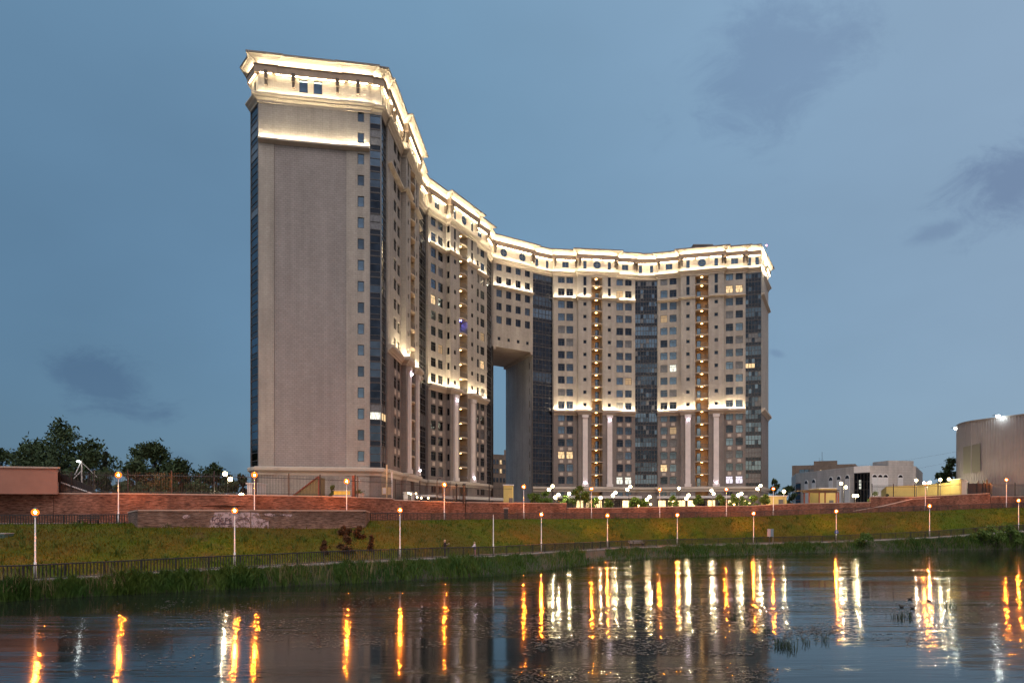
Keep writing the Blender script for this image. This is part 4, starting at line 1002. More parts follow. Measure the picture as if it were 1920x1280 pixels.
def sodium_lamp(base, h, label, group, power=150, lit=True, big=True):
    e_ = empty('street_lamp', base); b = Vector(base)
    q = MB(); q.tube([b - Vector((0, 0, .2)), b + Vector((0, 0, 1.1)), b + Vector((0, 0, 1.1)), b + Vector((0, 0, h - (.33 if lit else .25)))], [.08, .08, .052, .042], 10); q.build('pole', 'pole_white', e_, True)
    if lit:
        c = b + Vector((0, 0, h)); gr = .24 if big else .31
        q = MB(); q.lathe(c, [(gr * math.sin(math.pi * t_ / 10) + .001, -gr * math.cos(math.pi * t_ / 10)) for t_ in range(11)], 16); q.build('globe', 'halo_shell', e_, True)  # added shell whose emission paints the bulb's halo
        q = MB(); q.lathe(c, [(.08 * math.sin(math.pi * t_ / 6) + .001, -.08 * math.cos(math.pi * t_ / 6)) for t_ in range(7)], 10); q.build('bulb', 'sodium_bulb', e_, True)
        q = MB(); q.lathe(c, [(.001, gr + .10), (.10, gr + .06), (.20, gr - .05), (.001, gr - .06)], 12); q.build('cap', 'metal_mid', e_, True)
        q = MB(); q.lathe(c, [(.05, -gr - .14), (.11, -gr - .04), (.15, -gr + .05)], 10); q.build('collar', 'pole_white', e_, True)
    else:
        q = MB(); q.tube([b + Vector((0, 0, h - .25)), b + Vector((0, 0, h))], [.055, .03], 8); q.build('cap', 'pole_white', e_)
    tag(e_, label, 'street lamp', group); return e_
low = [(66, 960, 1085), (440, 957, 1062), (750, 956, 1047), (925, 964, 1038), (1015, 964, 1034), (1139, 966, 1024), (1270, 965, 1020), (1413, 962, 1016), (1568, 958, 1012), (1743, 948, 1005), (1910, 938, 994)]
for k, (px, hy, by) in enumerate(low):
    b = p_lamp(px); d = b.y; h = H(hy, d) - b.z
    lab = ['orange lamp on the lower path nearest the left edge', 'orange lamp whose light hangs before the graffiti', 'orange lamp on the lower path left of the two walkers', 'bare white pole without a lamp head right of the two walkers', 'orange lamp just right of the bare pole on the lower path', 'orange lamp before the pale bench on the lower path', 'orange lamp right of the pale bench on the lower path', 'orange lamp left of the two-panel sign on the lower path', 'orange lamp with small blue sign on its pole', 'orange lamp below the ramp parapet on the lower path', 'orange lamp on the lower path nearest the right edge'][k]
    sodium_lamp(b, h, lab, 'lamps along the lower path', lit=(k != 3), big=(k < 5))
up = [(222, 890, 70), (477, 890, 72.5), (650, 902, 79.5), (833, 908, 91), (982, 912, 100.5), (1109, 916, 109), (1237, 917, 115.5), (1362, 917, 119.5), (1450, 916, 123), (1735, 906, 127), (1887, 899, 129.5)]
for k, (px, hy, d) in enumerate(up):
    z = EYE + st(px, 6); b = Vector((X(px, d), d, z)); h = H(hy, d) - z
    lab = ['orange lamp before the dark trees on the upper path', 'orange lamp at the left corner of the tower on the upper path', 'orange lamp before the blank tower wall on the upper path', 'orange lamp before the left wing balconies on the upper path', 'orange lamp under the passage on the upper path', 'orange lamp beside the round plaza tree on the upper path', 'orange lamp before the middle glazed bay on the upper path', 'orange lamp before the right pilasters on the upper path', 'orange lamp just past the right end of the tower', 'orange lamp before the yellow wall on the upper path', 'orange lamp before the ribbed hall on the upper path'][k]
    sodium_lamp(b, h, lab, 'lamps along the upper path', big=False)
def globe_lamp(heads, label, group, bulb='white_bulb', power=60, rad=.29, gz=None, d=None, col=(1, .82, .5)):
    """heads: list of (px, py); d depth; one post with one or two globes"""
    cx = sum(h[0] for h in heads) / len(heads); zg = ZP if gz is None else gz; base = Vector((X(cx, d), d, zg)); e_ = empty('globe_lamp', base); top = max(H(h[1], d) for h in heads)
    q = MB(); q.tube([base, base + Vector((0, 0, .8)), Vector((base.x, d, top - .35))], [.09, .06, .045], 8); q.build('pole', 'metal_dark', e_, True)
    for px, py in heads:
        c = Vector((X(px, d), d, H(py, d)))
        if len(heads) > 1 or abs(c.x - base.x) > .05:
            q = MB(); q.tube([Vector((base.x, d, c.z - .4)), Vector(((base.x + c.x) / 2, d, c.z - .42)), c - Vector((0, 0, rad))], .035, 6); q.build('arm', 'metal_dark', e_)
        q = MB(); q.lathe(c, [(rad * math.sin(math.pi * t / 8) + .001, -rad * math.cos(math.pi * t / 8)) for t in range(9)], 12); q.build('globe', bulb, e_, True)
        q = MB(); q.lathe(c, [(.07, -rad - .06), (.09, -rad + .02)], 8); q.build('collar', 'metal_dark', e_)
    c = Vector((X(heads[0][0], d), d - rad - .12, H(heads[0][1], d))); point('lamp_light', c, col, power * len(heads), e_)
    tag(e_, label, 'lamp post', group)
GLB = [([(1036, 911), (1029, 917.5)], 128, 'twin globe lamp at the left end of the plaza'), ([(1047, 927), (1041, 932)], 121, 'low twin globe lamp left of the round plaza tree'), ([(1067, 925)], 122, 'single globe lamp touching the round plaza tree'), ([(1126, 932.5)], 121, 'single globe lamp right of the round plaza tree'), ([(1154, 923), (1149, 928)], 126, 'twin globe lamp before the right pilaster of the first pair'), ([(1182, 911.7), (1176, 917)], 130, 'tall twin globe lamp before the middle glazed bay'), ([(1218, 931), (1213, 936)], 124, 'low twin globe lamp before the lit shop windows'), ([(1273, 915)], 132, 'single tall globe lamp left of the entrance'), ([(1291, 928), (1287, 934)], 125, 'low twin globe lamp just left of the lit entrance window'), ([(1334, 919), (1338, 925)], 132, 'globe lamp just right of the lit entrance window'), ([(1390, 925), (1384, 928)], 127, 'low twin globe lamp before the last paired windows'), ([(1426, 910), (1420, 916)], 134, 'tall twin globe lamp at the right corner of the tower'), ([(1470, 921)], 128.5, 'single globe lamp beside the small yellow booth'), ([(1577, 906), (1586, 913)], 131, 'bright twin lamp over the pergola'), ([(1607, 929), (1601, 929)], 133, 'low lamp before the arched building'), ([(1718, 900)], 142, 'lamp at the left of the yellow wall'), ([(1743, 904), (1733, 905)], 138, 'bright twin lamp in front of the yellow wall'), ([(1763, 899)], 139, 'lamp on a dark post before the yellow wall'), ([(1779, 898)], 146, 'small lamp beyond the yellow wall below the tree'), ([(422, 888), (432, 898)], 88, 'bright twin lamp left of the tower behind the iron fence'), ([(453, 928)], 79, 'low white lamp at the foot of the tower corner')]
for hd, d, lab in GLB: globe_lamp(hd, lab, 'white lamps around the plaza', d=d, power=420 if 'yellow wall' in lab or 'pergola' in lab else 320, gz=ZP if d > 90 else EYE + 2.0 if hd[0][0] != 453 else H(940, 79))
# pole with stays at the left
d = 88; e_ = empty('stayed_pole', W(153, 905, d)); q = MB(); q.tube([W(154, 912, d), W(153, 863, d)], [.11, .08], 8); q.build('pole', 'concrete', e_)
for a, b in (((152, 866), (140, 890)), ((152, 883), (138, 897)), ((155, 868), (182, 894))):
    q = MB(); q.tube([W(*a, d - .1), W(*b, d - .2)], .05 if a[0] != 155 else .02, 6); q.build('stay', 'pole_white', e_)
q = MB(); q.tube([W(152.5, 864, d), W(149, 863.5, d - .2)], .04, 6); q.build('arm', 'metal_mid', e_)
q = MB(); q.lathe(W(147, 864.5, d - .3), [(.001, -.12), (.14, -.08), (.18, 0), (.14, .08), (.001, .12)], 10); q.build('lamp_head', 'cold_bulb', e_)
point('lamp_light', W(145, 864.5, d - 1.2), (.9, 1, .92), 8, e_); tag(e_, 'concrete pole with slanted stays and a white lamp before the dark trees', 'lamp post')
# ------------------------------------------------------------------ trees and shrubs
mat('bark', (.06, .045, .035), .9, var=.3, vscale=4)
mat('leaf_dark', (.030, .050, .020), .7, col2=(.045, .075, .028), vscale=.6, spec=.3)
mat('leaf_mid', (.07, .12, .022), .7, col2=(.10, .17, .03), vscale=.9, spec=.3)
mat('leaf_brown', (.095, .045, .022), .8, col2=(.06, .04, .018), vscale=2.5, spec=.2)
mat('leaf_spruce', (.022, .036, .022), .8, var=.3, vscale=1)
def leaves(name, cents, m, parent, size, per, spread):
    """leaf clumps: per leaf faces round every centre"""
    n = len(cents) * per; c = np.repeat(np.array([tuple(x) for x in cents]), per, axis=0); c = c + RNG.normal(0, 1, (n, 3)) * np.array(spread)
    u = RNG.normal(0, 1, (n, 3)); u /= np.linalg.norm(u, axis=1)[:, None]; w = RNG.normal(0, 1, (n, 3)); w -= u * (u * w).sum(1)[:, None]; w /= np.linalg.norm(w, axis=1)[:, None]
    s = RNG.uniform(.6, 1.3, n)[:, None] * size; v = np.stack([c - u * s, c - w * s * .42, c + u * s, c + w * s * .42], 1).reshape(-1, 3)
    me = bpy.data.meshes.new(name); me.vertices.add(n * 4); me.vertices.foreach_set('co', v.reshape(-1)); me.loops.add(n * 4); me.loops.foreach_set('vertex_index', np.arange(n * 4)); me.polygons.add(n); me.polygons.foreach_set('loop_start', np.arange(n) * 4); me.polygons.foreach_set('loop_total', np.full(n, 4)); me.update(); me.materials.append(MATS[m])
    o = bpy.data.objects.new(name, me); COL.objects.link(o); adopt(o, parent); return o
def tree(base, h, w, label, group=None, m='leaf_dark', size=.28, clumps=90, per=26, trunk=.3, trunk_h=.3, name='tree', shape='round', cat='tree', seed=0):
    rnd = random.Random(seed * 13 + 5); b = Vector(base); e_ = empty(name, b); q = MB()
    q.tube([b - Vector((0, 0, .3)), b + Vector((.05 * w, 0, h * trunk_h)), b + Vector((0, .03 * w, h * .62)), b + Vector((0, 0, h * .9))], [trunk, trunk * .75, trunk * .4, trunk * .08], 8)
    cents = []; lobes = []
    nl = max(5, clumps // 9)
    for k in range(nl):
        if shape == 'cone': zt = (k + .5) / nl; rr = w / 2 * (1 - zt) * .75; zz = h * (trunk_h + (1 - trunk_h) * zt)
        else: zt = rnd.uniform(.0, 1); rr = w / 2 * math.sqrt(max(.05, 1 - (1.75 * zt - .75) ** 2)) * rnd.uniform(.35, .85); zz = h * (trunk_h + (.93 - trunk_h) * zt)
        a = rnd.uniform(0, 6.283); lobes.append((b + Vector((rr * math.cos(a), rr * math.sin(a), zz)), rnd.uniform(.10, .2) * w if shape != 'cone' else max(.06, .2 * (1 - zt)) * w))
    if shape != 'cone': lobes.append((b + Vector((rnd.uniform(-.08, .08) * w, 0, h * .9)), .12 * w))
    for c, r in lobes:
        q.tube([b + Vector((0, 0, h * trunk_h * .8 + .35 * (c.z - b.z - h * trunk_h))), b.lerp(c, .6) + Vector((0, 0, .08 * h)), c], [trunk * .35, trunk * .22, trunk * .06], 5)
        for _ in range(9):
            v = Vector((rnd.gauss(0, 1), rnd.gauss(0, 1), rnd.gauss(0, .8))); cents.append(c + v.normalized() * r * rnd.uniform(.35, 1.1))
    q.build('trunk', 'bark', e_); leaves('crown', cents, m, e_, size, per, (w * .035 + .05,) * 3); tag(e_, label, cat, group); return e_
GRP = 'dark trees behind the left fence'
ZG = ZP
def gt(px, d, ytop, wpx, **k):
    base = Vector((X(px, d), d, k.pop('z', ZG))); tree(base, H(ytop, d) - base.z, wpx * d / F, **k)
gt(122, 112, 790, 165, label='largest dark tree behind the raised red block', group=GRP, clumps=230, per=34, size=.36, trunk_h=.15, seed=1)
gt(-10, 118, 843, 120, label='dark tree cut by the left edge of the picture', group=GRP, clumps=130, per=30, size=.36, trunk_h=.12, seed=2)
gt(62, 116, 832, 110, label='dark tree filling in left of the largest one', group=GRP, clumps=150, per=30, size=.36, trunk_h=.1, seed=3)
gt(168, 104, 852, 95, label='low dark tree behind the stayed pole', group=GRP, clumps=120, per=30, size=.33, trunk_h=.1, seed=4)
gt(197, 112, 847, 26, label='small dark spruce beside the largest tree', group=GRP, clumps=120, per=26, size=.28, trunk_h=.08, shape='cone', m='leaf_spruce', name='spruce_tree', seed=5)
gt(290, 112, 828, 100, label='pointed dark tree standing alone between the two lamps', group=GRP, clumps=190, per=32, size=.34, trunk_h=.12, seed=6)
gt(258, 106, 868, 85, label='low dark tree at the left foot of the pointed one', group=GRP, clumps=120, per=28, size=.32, trunk_h=.08, seed=7)
gt(340, 108, 866, 95, label='low dark tree right of the pointed one', group=GRP, clumps=130, per=28, size=.32, trunk_h=.08, seed=8)
gt(405, 104, 878, 80, label='lowest dark tree behind the bright twin lamp', group=GRP, clumps=110, per=28, size=.30, trunk_h=.06, seed=9)
gt(455, 100, 892, 40, label='dark bush at the left corner of the tower', group=GRP, clumps=80, per=26, size=.28, trunk_h=.06, seed=10)
for k, px in enumerate((235, 310, 375, 430)):
    gt(px, 92 + k, 905, 55, label=f'{ORD[k]} low dark shrub from the left along the inside of the iron fence', group='shrubs behind the iron fence', clumps=110, per=30, size=.28, trunk_h=.03, trunk=.1, name='shrub', cat='shrub', seed=20 + k)
gt(1785, 168, 856, 46, label='dark tree left of the ribbed hall', clumps=150, per=30, size=.42, trunk_h=.1, seed=11)
gt(1762, 172, 884, 40, label='lower dark tree beside the one at the ribbed hall', clumps=90, per=26, size=.4, trunk_h=.06, seed=12)
gt(1452, 175, 897, 26, label='reddish dark tree just past the right end of the tower', clumps=90, per=24, size=.4, trunk_h=.06, seed=13)
gt(1480, 190, 912, 34, label='low dark tree left of the arched building', clumps=80, per=24, size=.4, trunk_h=.06, seed=14)
PLZ = [(1002, 924, 26, 126), (1022, 922, 30, 127), (1087, 912, 34, 119), (1060, 930, 26, 122), (1117, 934, 22, 122), (1140, 936, 20, 124), (1190, 932, 24, 126), (1208, 936, 20, 126), (1262, 929, 22, 128), (1310, 929, 22, 130), (1350, 928, 20, 128), (1374, 927, 20, 130), (1392, 932, 18, 130), (1410, 929, 28, 128), (1434, 928, 24, 130)]
for k, (px, yt, w_, d) in enumerate(PLZ):
    lab = 'round bright green plaza tree, the largest of the row' if k == 2 else f'{ORD[k]} small leafy tree from the left on the lamplit plaza'
    gt(px, d, yt, w_, label=lab, group='small trees on the plaza', m='leaf_mid', clumps=90 if k == 2 else 55, per=26, size=.2, trunk=.09, trunk_h=.2, seed=40 + k)
gt(1640, 130.5, 922, 18, label='dark rounded shrub at the corner of the terrace wall', m='leaf_mid', clumps=60, per=22, size=.2, trunk=.08, trunk_h=.05, name='shrub', cat='shrub', seed=60)
gt(1664, 133, 926, 6, label='tiny cone conifer before the yellow wall', m='leaf_spruce', clumps=40, per=18, size=.12, trunk=.05, trunk_h=.04, shape='cone', name='conifer', cat='shrub', z=H(934, 133), seed=61)
def on_slope(px, py):
    best = min((abs(HZ - (slope_pt(px, k / 60).z - EYE) * F / slope_pt(px, k / 60).y - py), k) for k in range(61))[1] / 60; return slope_pt(px, best)
for k, (px, py, yt, w_, lab) in enumerate(((608, 1040, 1014, 18, 'leftmost withered brown shrub on the slope'), (648, 1036, 1006, 26, 'dense brown shrub in the middle of the withered group'), (697, 1034, 1004, 16, 'slim brown shrub at the right of the withered group'), (646, 1003, 989, 24, 'dark shrub higher up the slope touching the bastion foot'), (675, 1010, 988, 22, 'thin shrub on the slope below the right end of the bastion'))):
    p = on_slope(px, py); tree(p, H(yt, p.y) - p.z, w_ * p.y / F, lab, 'withered shrubs on the slope', 'leaf_brown', .12, 60, 22, .05, .05, 'shrub', 'cone' if k in (0, 2) else 'round', 'shrub', 70 + k)
for k, (px, w_, h_) in enumerate(((1620, 34, 1.6), (1860, 60, 1.9), (1895, 40, 2.2), (1840, 34, 1.5))):
    p = p_edge(px).lerp(p_rail(px), .35); tree((p.x, p.y, p.z), h_ + .5, w_ * p.y / F, ['leafy bush on the far bank below the ramp lamp', 'broad leafy bush on the bank near the right edge', 'tall leafy bush on the bank at the right edge', 'small leafy bush left of the broad bank bush'][k], 'bushes on the far bank', 'leaf_mid', .16, 60, 24, .05, .03, 'shrub', 'round', 'shrub', 80 + k)

# ------------------------------------------------------------------ buildings at the right
brickmat('pale_block', (.50, .47, .445), (.47, .44, .42), (.36, .34, .32), 1.2, .6, .03)
brickmat('brown_brick', (.22, .16, .12), (.19, .14, .11), (.14, .11, .09), .3, .1, .01)
mat('panel_white', (.66, .65, .65), .6, var=.08)
mat('roof_blue', (.16, .20, .25), .4, metal=.3)
mat('yellow_wall', (.62, .50, .17), .8, var=.08, vscale=.8)
mat('rust_post', (.22, .06, .035), .6)
mat('timber', (.14, .10, .06), .8, var=.2)
def arch_mesh(w, h, sill):
    """half-round window on a pale panel, x along the wall, y inwards"""
    f = MB(); N = 10; r = w / 2
    f.face([(r * math.cos(math.pi * k / N), -.06, r * math.sin(math.pi * k / N)) for k in range(N + 1)])
    ring = MB()
    for k in range(N):
        a0, a1 = math.pi * k / N, math.pi * (k + 1) / N; pt = lambda rr, a, y: (rr * math.cos(a), y, rr * math.sin(a))
        ring.face((pt(r, a0, -.12), pt(r + .22, a0, -.12), pt(r + .22, a1, -.12), pt(r, a1, -.12))); ring.face((pt(r + .22, a0, -.12), pt(r + .22, a0, 0), pt(r + .22, a1, 0), pt(r + .22, a1, -.12)))
    bars = MB()
    for a in (math.pi / 2, math.pi / 4, 3 * math.pi / 4): bars.obox((-.03, -.09, 0), (.06, 0, 0), (0, .02, 0), (0, 0, r * .95)) if a == math.pi / 2 else bars.obox((0, -.085, 0), (.05 * math.sin(a), 0, -.05 * math.cos(a)), (0, .02, 0), (r * .95 * math.cos(a), 0, r * .95 * math.sin(a)))
    pn = MB(); pn.box(-r - .15, r + .15, -.09, 0, -sill, -.02)
    res = []
    for mb, m in ((ring, 'panel_white'), (f, 'glass_deep'), (bars, 'frame'), (pn, 'panel_white')): o = mb.build('tmp', m); res.append(o.data); bpy.data.objects.remove(o)
    return res
eA = empty('arched_building', W(1602, 945, 165)); dA = lambda px, d: Vector((X(px, d), d))
pL, pC, pG, pR, pRb = dA(1492, 194), dA(1601, 166), dA(1631, 163), dA(1717, 165), dA(1730, 190)
zA = H(873.5, 165); q = MB(); wall(q, pL, pC, ZP - .5, zA); wall(q, pG, pR, ZP - .5, zA); wall(q, pR, pRb, ZP - .5, zA); wall(q, dA(1484, 212), pL, ZP - .5, zA - .1); q.build('wall', 'pale_block', eA)
q = MB(); q.face([P3(p, zA) for p in (pL, pC, pG, pR, pRb, dA(1500, 215))]); q.build('roof', 'roof_blue', eA)
d, n, L = frame_of(pC, pG); q = MB(); wall(q, pC, pG, zA - 1.6, zA); q.build('fascia', 'panel_white', eA)
g = MB(); wall(g, pC - n * .3, pG - n * .3, ZP, zA - 1.6); g.build('corner_glazing', 'glass_deep', eA)
for k in range(6): 
    q = MB(); p = pC + d * (L * k / 5) - n * .28; q.obox(P3(p, ZP), P3(d * .07, 0), P3(n * .1, 0), (0, 0, zA - 1.7 - ZP)); q.build('mullion', 'frame', eA)
for zz in (H(888, 165), H(903, 165), H(918, 165)):
    q = MB(); q.obox(P3(pC - n * .27, zz), P3(d * L, 0), P3(n * .08, 0), (0, 0, .08)); q.build('transom', 'frame', eA)
for u, zz in ((.3, 916), (.3, 910), (.3, 904)):
    q = MB(); p = pC + d * (L * u) - n * .24; q.obox(P3(p, H(zz, 165)), P3(d * .5, 0), P3(n * .02, 0), (0, 0, .6)); q.build('lit_panel', 'lit_white', eA)
AM = arch_mesh(1.7, 0, 6.5); AM2 = arch_mesh(1.15, 0, 6.2)
def arch(A_, B_, u, z, am):
    d, n, L = frame_of(A_, B_); p = V2(A_) + d * (L * u); M = Matrix(((d.x, -n.x, 0, p.x), (d.y, -n.y, 0, p.y), (0, 0, 1, z), (0, 0, 0, 1)))
    o = mesh_obj('arched_window', am[0], eA, M); mesh_obj('pane', am[1], o, direct=True); mesh_obj('glazing_bar', am[2], o, direct=True); mesh_obj('panel', am[3], o, direct=True)
    for zz, lit in ((-3.3, random.random() < .7), (-5.6, False)): window(p, d, n, 0, z + zz, 1.25, 1.5, 'cross', 'lit_warm' if lit and u > .5 else random.choice(['glass_dark', 'glass_deep', 'glass_blue']), parent=eA, out=.14)
def upos(A_, B_, px):
    r0 = (px - 960) / F; d, n, L = frame_of(A_, B_); s = (A_.x - r0 * A_.y) / (r0 * d.y - d.x); return s / L
for px in (1512, 1526, 1558, 1573, 1589): u = upos(pL, pC, px); p = pL.lerp(pC, u); arch(pL, pC, u, H({1512: 906.5, 1526: 904.5, 1558: 900.5, 1573: 899, 1589: 897}[px], p.y), AM)
for px in (1639.5, 1650, 1660, 1688): arch(pG, pR, upos(pG, pR, px), H(894.5, 164), AM2)
q = MB(); d, n, L = frame_of(pG, pR); a, b = V2(pG) + d * (L * .43), V2(pG) + d * (L * .98); wall(q, a - n * .4, b - n * .4, zA, zA + 1.3); wall(q, b - n * .4, b - n * 6, zA, zA + 1.3); wall(q, a - n * 6, a - n * .4, zA, zA + 1.3); q.face([P3(p, zA + 1.3) for p in (a - n * .4, b - n * .4, b - n * 6, a - n * 6)]); q.build('roof_room', 'pale_block', eA)
q = MB(); d, n, L = frame_of(pL, pC); p = V2(pL) + d * .2 + n * .05; q.obox(P3(p, ZP), P3(d * 2.6, 0), P3(n * .05, 0), (0, 0, zA - 3 - ZP)); q.build('stair_glazing', 'glass_deep', eA)
for k in range(5): q = MB(); q.obox(P3(p + n * .05, ZP + 1.5 + k * 1.6), P3(d * 2.6, 0), P3(n * .06, 0), (0, 0, .12)); q.build('transom', 'rust_post', eA)
tag(eA, 'low grey building with half-round windows and a glazed corner', 'building')
# brown house behind it with aerials
eB = empty('brown_house', W(1540, 930, 222)); q = MB(); a, b, c_ = dA(1485, 222), dA(1604, 214), dA(1612, 235); zt = H(871, 218)
wall(q, a, b, ZP, zt); wall(q, b, c_, ZP, zt); wall(q, dA(1488, 245), a, ZP, zt); q.face([P3(p, zt) for p in (a, b, c_, dA(1488, 245))]); q.build('wall', 'brown_brick', eB)
d, n, L = frame_of(a, b); q = MB(); a2, b2 = a + d * (L * .35), a + d * (L * .72); 
q.obox(P3(a2 - n * 1, zt), P3(d * (L * .37), 0), P3(-n * 8, 0), (0, 0, 1.3)); q.build('roof_room', 'brown_brick', eB)
for u, g in ((.16, 'glass_blue'), (.24, 'glass_blue'), (.31, 'glass_curtain'), (.46, 'lit_warm')): window(a, d, n, L * u, zt - 2.0, 1.6 if u < .4 else .5, 1.5 if u < .4 else 1.0, 'cross', g, parent=eB, out=.16)
q = MB(); p = P3(a + d * (L * .48) - n * 3, zt); q.tube([p, p + Vector((0, 0, 4.4))], .05, 5); q.tube([p + Vector((-.9, 0, 1.6)), p + Vector((.7, 0, 1.6))], .03, 4); q.tube([p + Vector((-.9, 0, 1.0)), p + Vector((-.9, 0, 2.6))], .03, 4); q.tube([p + Vector((-.4, 0, 2.1)), p + Vector((.4, 0, 2.1))], .03, 4); q.build('aerial', 'metal_dark', eB)
tag(eB, 'brown brick house with roof aerials behind the arched building', 'building')
# ribbed hall
mat('ribbed_metal', (.205, .20, .215), .55, metal=.15, var=.08, vscale=.4)
mat('banner_blank', (.125, .13, .11), .7, var=.06)
eH = empty('ribbed_hall', W(1800, 925, 145)); hp = [(1794, 156), (1793.5, 153), (1796, 150.3), (1801, 148), (1809, 146), (1822, 143.8), (1850, 140.8), (1890, 137), (1940, 132.5), (2040, 124.5), (2250, 112)]
q = MB(); zh = H(800.5, 152.5); P = [dA(*p) for p in hp]; cum = 0; ribs = []
for a, b in zip(P, P[1:]):
    d, n, L = frame_of(a, b); k = 0; m_ = max(1, int(L / .5))
    for k in range(m_):
        s0, s1 = L * k / m_, L * (k + 1) / m_; w_ = (s1 - s0); a0 = a + d * s0; c0, c1, c2, c3 = a0, a0 + d * w_ * .55, a0 + d * w_ * .62 + n * .07, a0 + d * w_ * .93 + n * .07
        e1 = a0 + d * w_
        for u, v in ((c0, c1), (c1, c2), (c2, c3), (c3, e1)): q.face((P3(u, ZP - .5), P3(v, ZP - .5), P3(v, zh), P3(u, zh)))
q.build('ribbed_wall', 'ribbed_metal', eH)
q = MB(); sweep(q, P, [(-.4, zh), (.18, zh), (.18, zh + .3), (-.4, zh + .3)]); q.build('parapet_cap', 'roof_edge', eH)
q = MB(); q.face([P3(p, zh - .1) for p in P] + [P3(dA(2250, 200), zh - .1), P3(dA(1800, 190), zh - .1)]); wall(q, dA(1800, 190), P[0], ZP, zh); q.build('roof', 'roof_edge', eH)
q = MB(); q.face([P3(dA(px, d), H(y, d)) for px, d, y in ((1806, 146.0, 887.5), (1838, 141.65, 883.5), (1838, 141.65, 831), (1806, 146.0, 838))]); q.face([P3(dA(px, d), H(y, d)) for px, d, y in ((1838, 141.65, 883.5), (1838, 141.9, 883.5), (1838, 141.9, 831), (1838, 141.65, 831))]); q.build('blank_banner', 'banner_blank', eH)
for px, d, y in ((1791.5, 152.3, 803), (1870.5, 138.3, 780)):
    c = W(px, y, d); q = MB(); q.box(c.x - .28, c.x + .28, c.y - .35, c.y + .1, c.z - .18, c.z + .2); q.build('floodlight', 'cold_bulb', eH)
    q = MB(); q.box(c.x - .55, c.x + .55, c.y - .3, c.y + .8, c.z + .21, c.z + .27); q.build('floodlight_hood', 'metal_dark', eH)
    point('lamp_light', c + Vector((0, -.7, -.3)), (.9, 1, .95), 140, eH)
tag(eH, 'large windowless ribbed metal hall with two floodlights at the right edge', 'building')
# yellow floodlit wall
brick_wall('yellow_wall', [(1652, 152, 921, .8), (1662, 149, 912.5, .8), (1690, 147.5, 911.5, .8), (1722, 146, 910.5, .8), (1760, 142.5, 907, .8), (1782, 139, 905, .8)], 'yellow_wall', 'floodlit yellow plaster wall behind the iron fence', th=.4, cope='yellow_wall', ch=.1)
brick_wall('yellow_wall', [(1782.5, 138.5, 899.5, .8), (1801, 137, 897.5, .8), (1804, 139.5, 899, .8)], 'yellow_wall', 'taller pale end pier of the yellow wall', th=.3, cope='panel_white', ch=.12)
q = brick_wall('grey_wall', [(1803, 138.5, 901, .8), (1814, 137.5, 901, .8)], 'panel_white', 'plain grey wall stub between yellow pier and dark gate', th=.3, cope='panel_white')
# pergola, kiosk boxes
ePg = empty('pergola', W(1540, 945, 131)); zr = H(922.5, 131)
for k, (px, d) in enumerate(((1508, 134), (1517, 131), (1536, 131), (1547, 131), (1568, 131), (1572, 134))):
    q = MB(); x = X(px, d); q.box(x - .1, x + .1, d - .1, d + .1, ZP - .2, zr); q.build('post', 'rust_post', ePg)
q = MB(); q.obox(P3(dA(1508, 130.6), zr + .003), P3(dA(1570, 130.6) - dA(1508, 130.6), 0), (0, .2, 0), (0, 0, .25)); q.obox(P3(dA(1505, 134.6), zr + .003), P3(dA(1573, 134.6) - dA(1505, 134.6), 0), (0, .2, 0), (0, 0, .25)); q.build('beam', 'timber', ePg)
for k in range(22): 
    q = MB(); x = X(1507 + k * 3, 131); q.box(x - .05, x + .05, 130.2, 135.2, zr + .26, zr + .45); q.build('rafter', 'timber', ePg)
tag(ePg, 'timber pergola on red posts before the arched building', 'pergola')
def kiosk(name, px0, px1, d, y0, dep, m, label, door=True, roof='panel_white', zb=None, cat='kiosk'):
    zb = ZP if zb is None else zb; e_ = empty(name, W(px0, 945, d)); x0, x1, z1 = X(px0, d), X(px1, d), H(y0, d); q = MB(); q.box(x0, x1, d, d + dep, zb - .3, z1); q.build('body', m, e_)
    q = MB(); q.box(x0 - .12, x1 + .12, d - .12, d + dep + .12, z1 + .003, z1 + .16); q.build('roof', roof, e_)
    if door: w_ = x1 - x0; q = MB(); q.box(x0 + w_ * .55, x0 + w_ * .55 + min(.9, w_ * .4), d - .04, d - .003, zb, zb + 2.0); q.build('door', 'metal_mid', e_)
    tag(e_, label, cat); return e_
kiosk('booth', 1537, 1569, 140, 915.5, 5, 'yellow_wall', 'yellow lamplit booth behind the pergola')
kiosk('booth', 1441, 1475, 134, 930, 4, 'yellow_wall', 'small yellow booth at the right foot of the tower')
kiosk('booth', 944, 962.5, 122, 909.5, 5, 'yellow_wall', 'ochre utility booth standing in the passage')
kiosk('booth', 463, 482, 84, 907, 3, 'panel_white', 'pale cabin behind the fence at the left corner of the tower', zb=EYE + 2)
for (px, py, d, lab) in ((1461, 947, 127.5, 'ground globe light on the terrace wall beside the booth'),):
    e_ = empty('ground_light', W(px, py + 3, d)); q = MB(); c = W(px, py, d); q.lathe(c, [(.24 * math.sin(math.pi * t / 8) + .001, -.24 * math.cos(math.pi * t / 8)) for t in range(9)], 12); q.build('globe', 'white_bulb', e_, True); q = MB(); q.tube([c - Vector((0, 0, .6)), c - Vector((0, 0, .22))], .08, 8); q.build('stem', 'metal_dark', e_); tag(e_, lab, 'lamp')
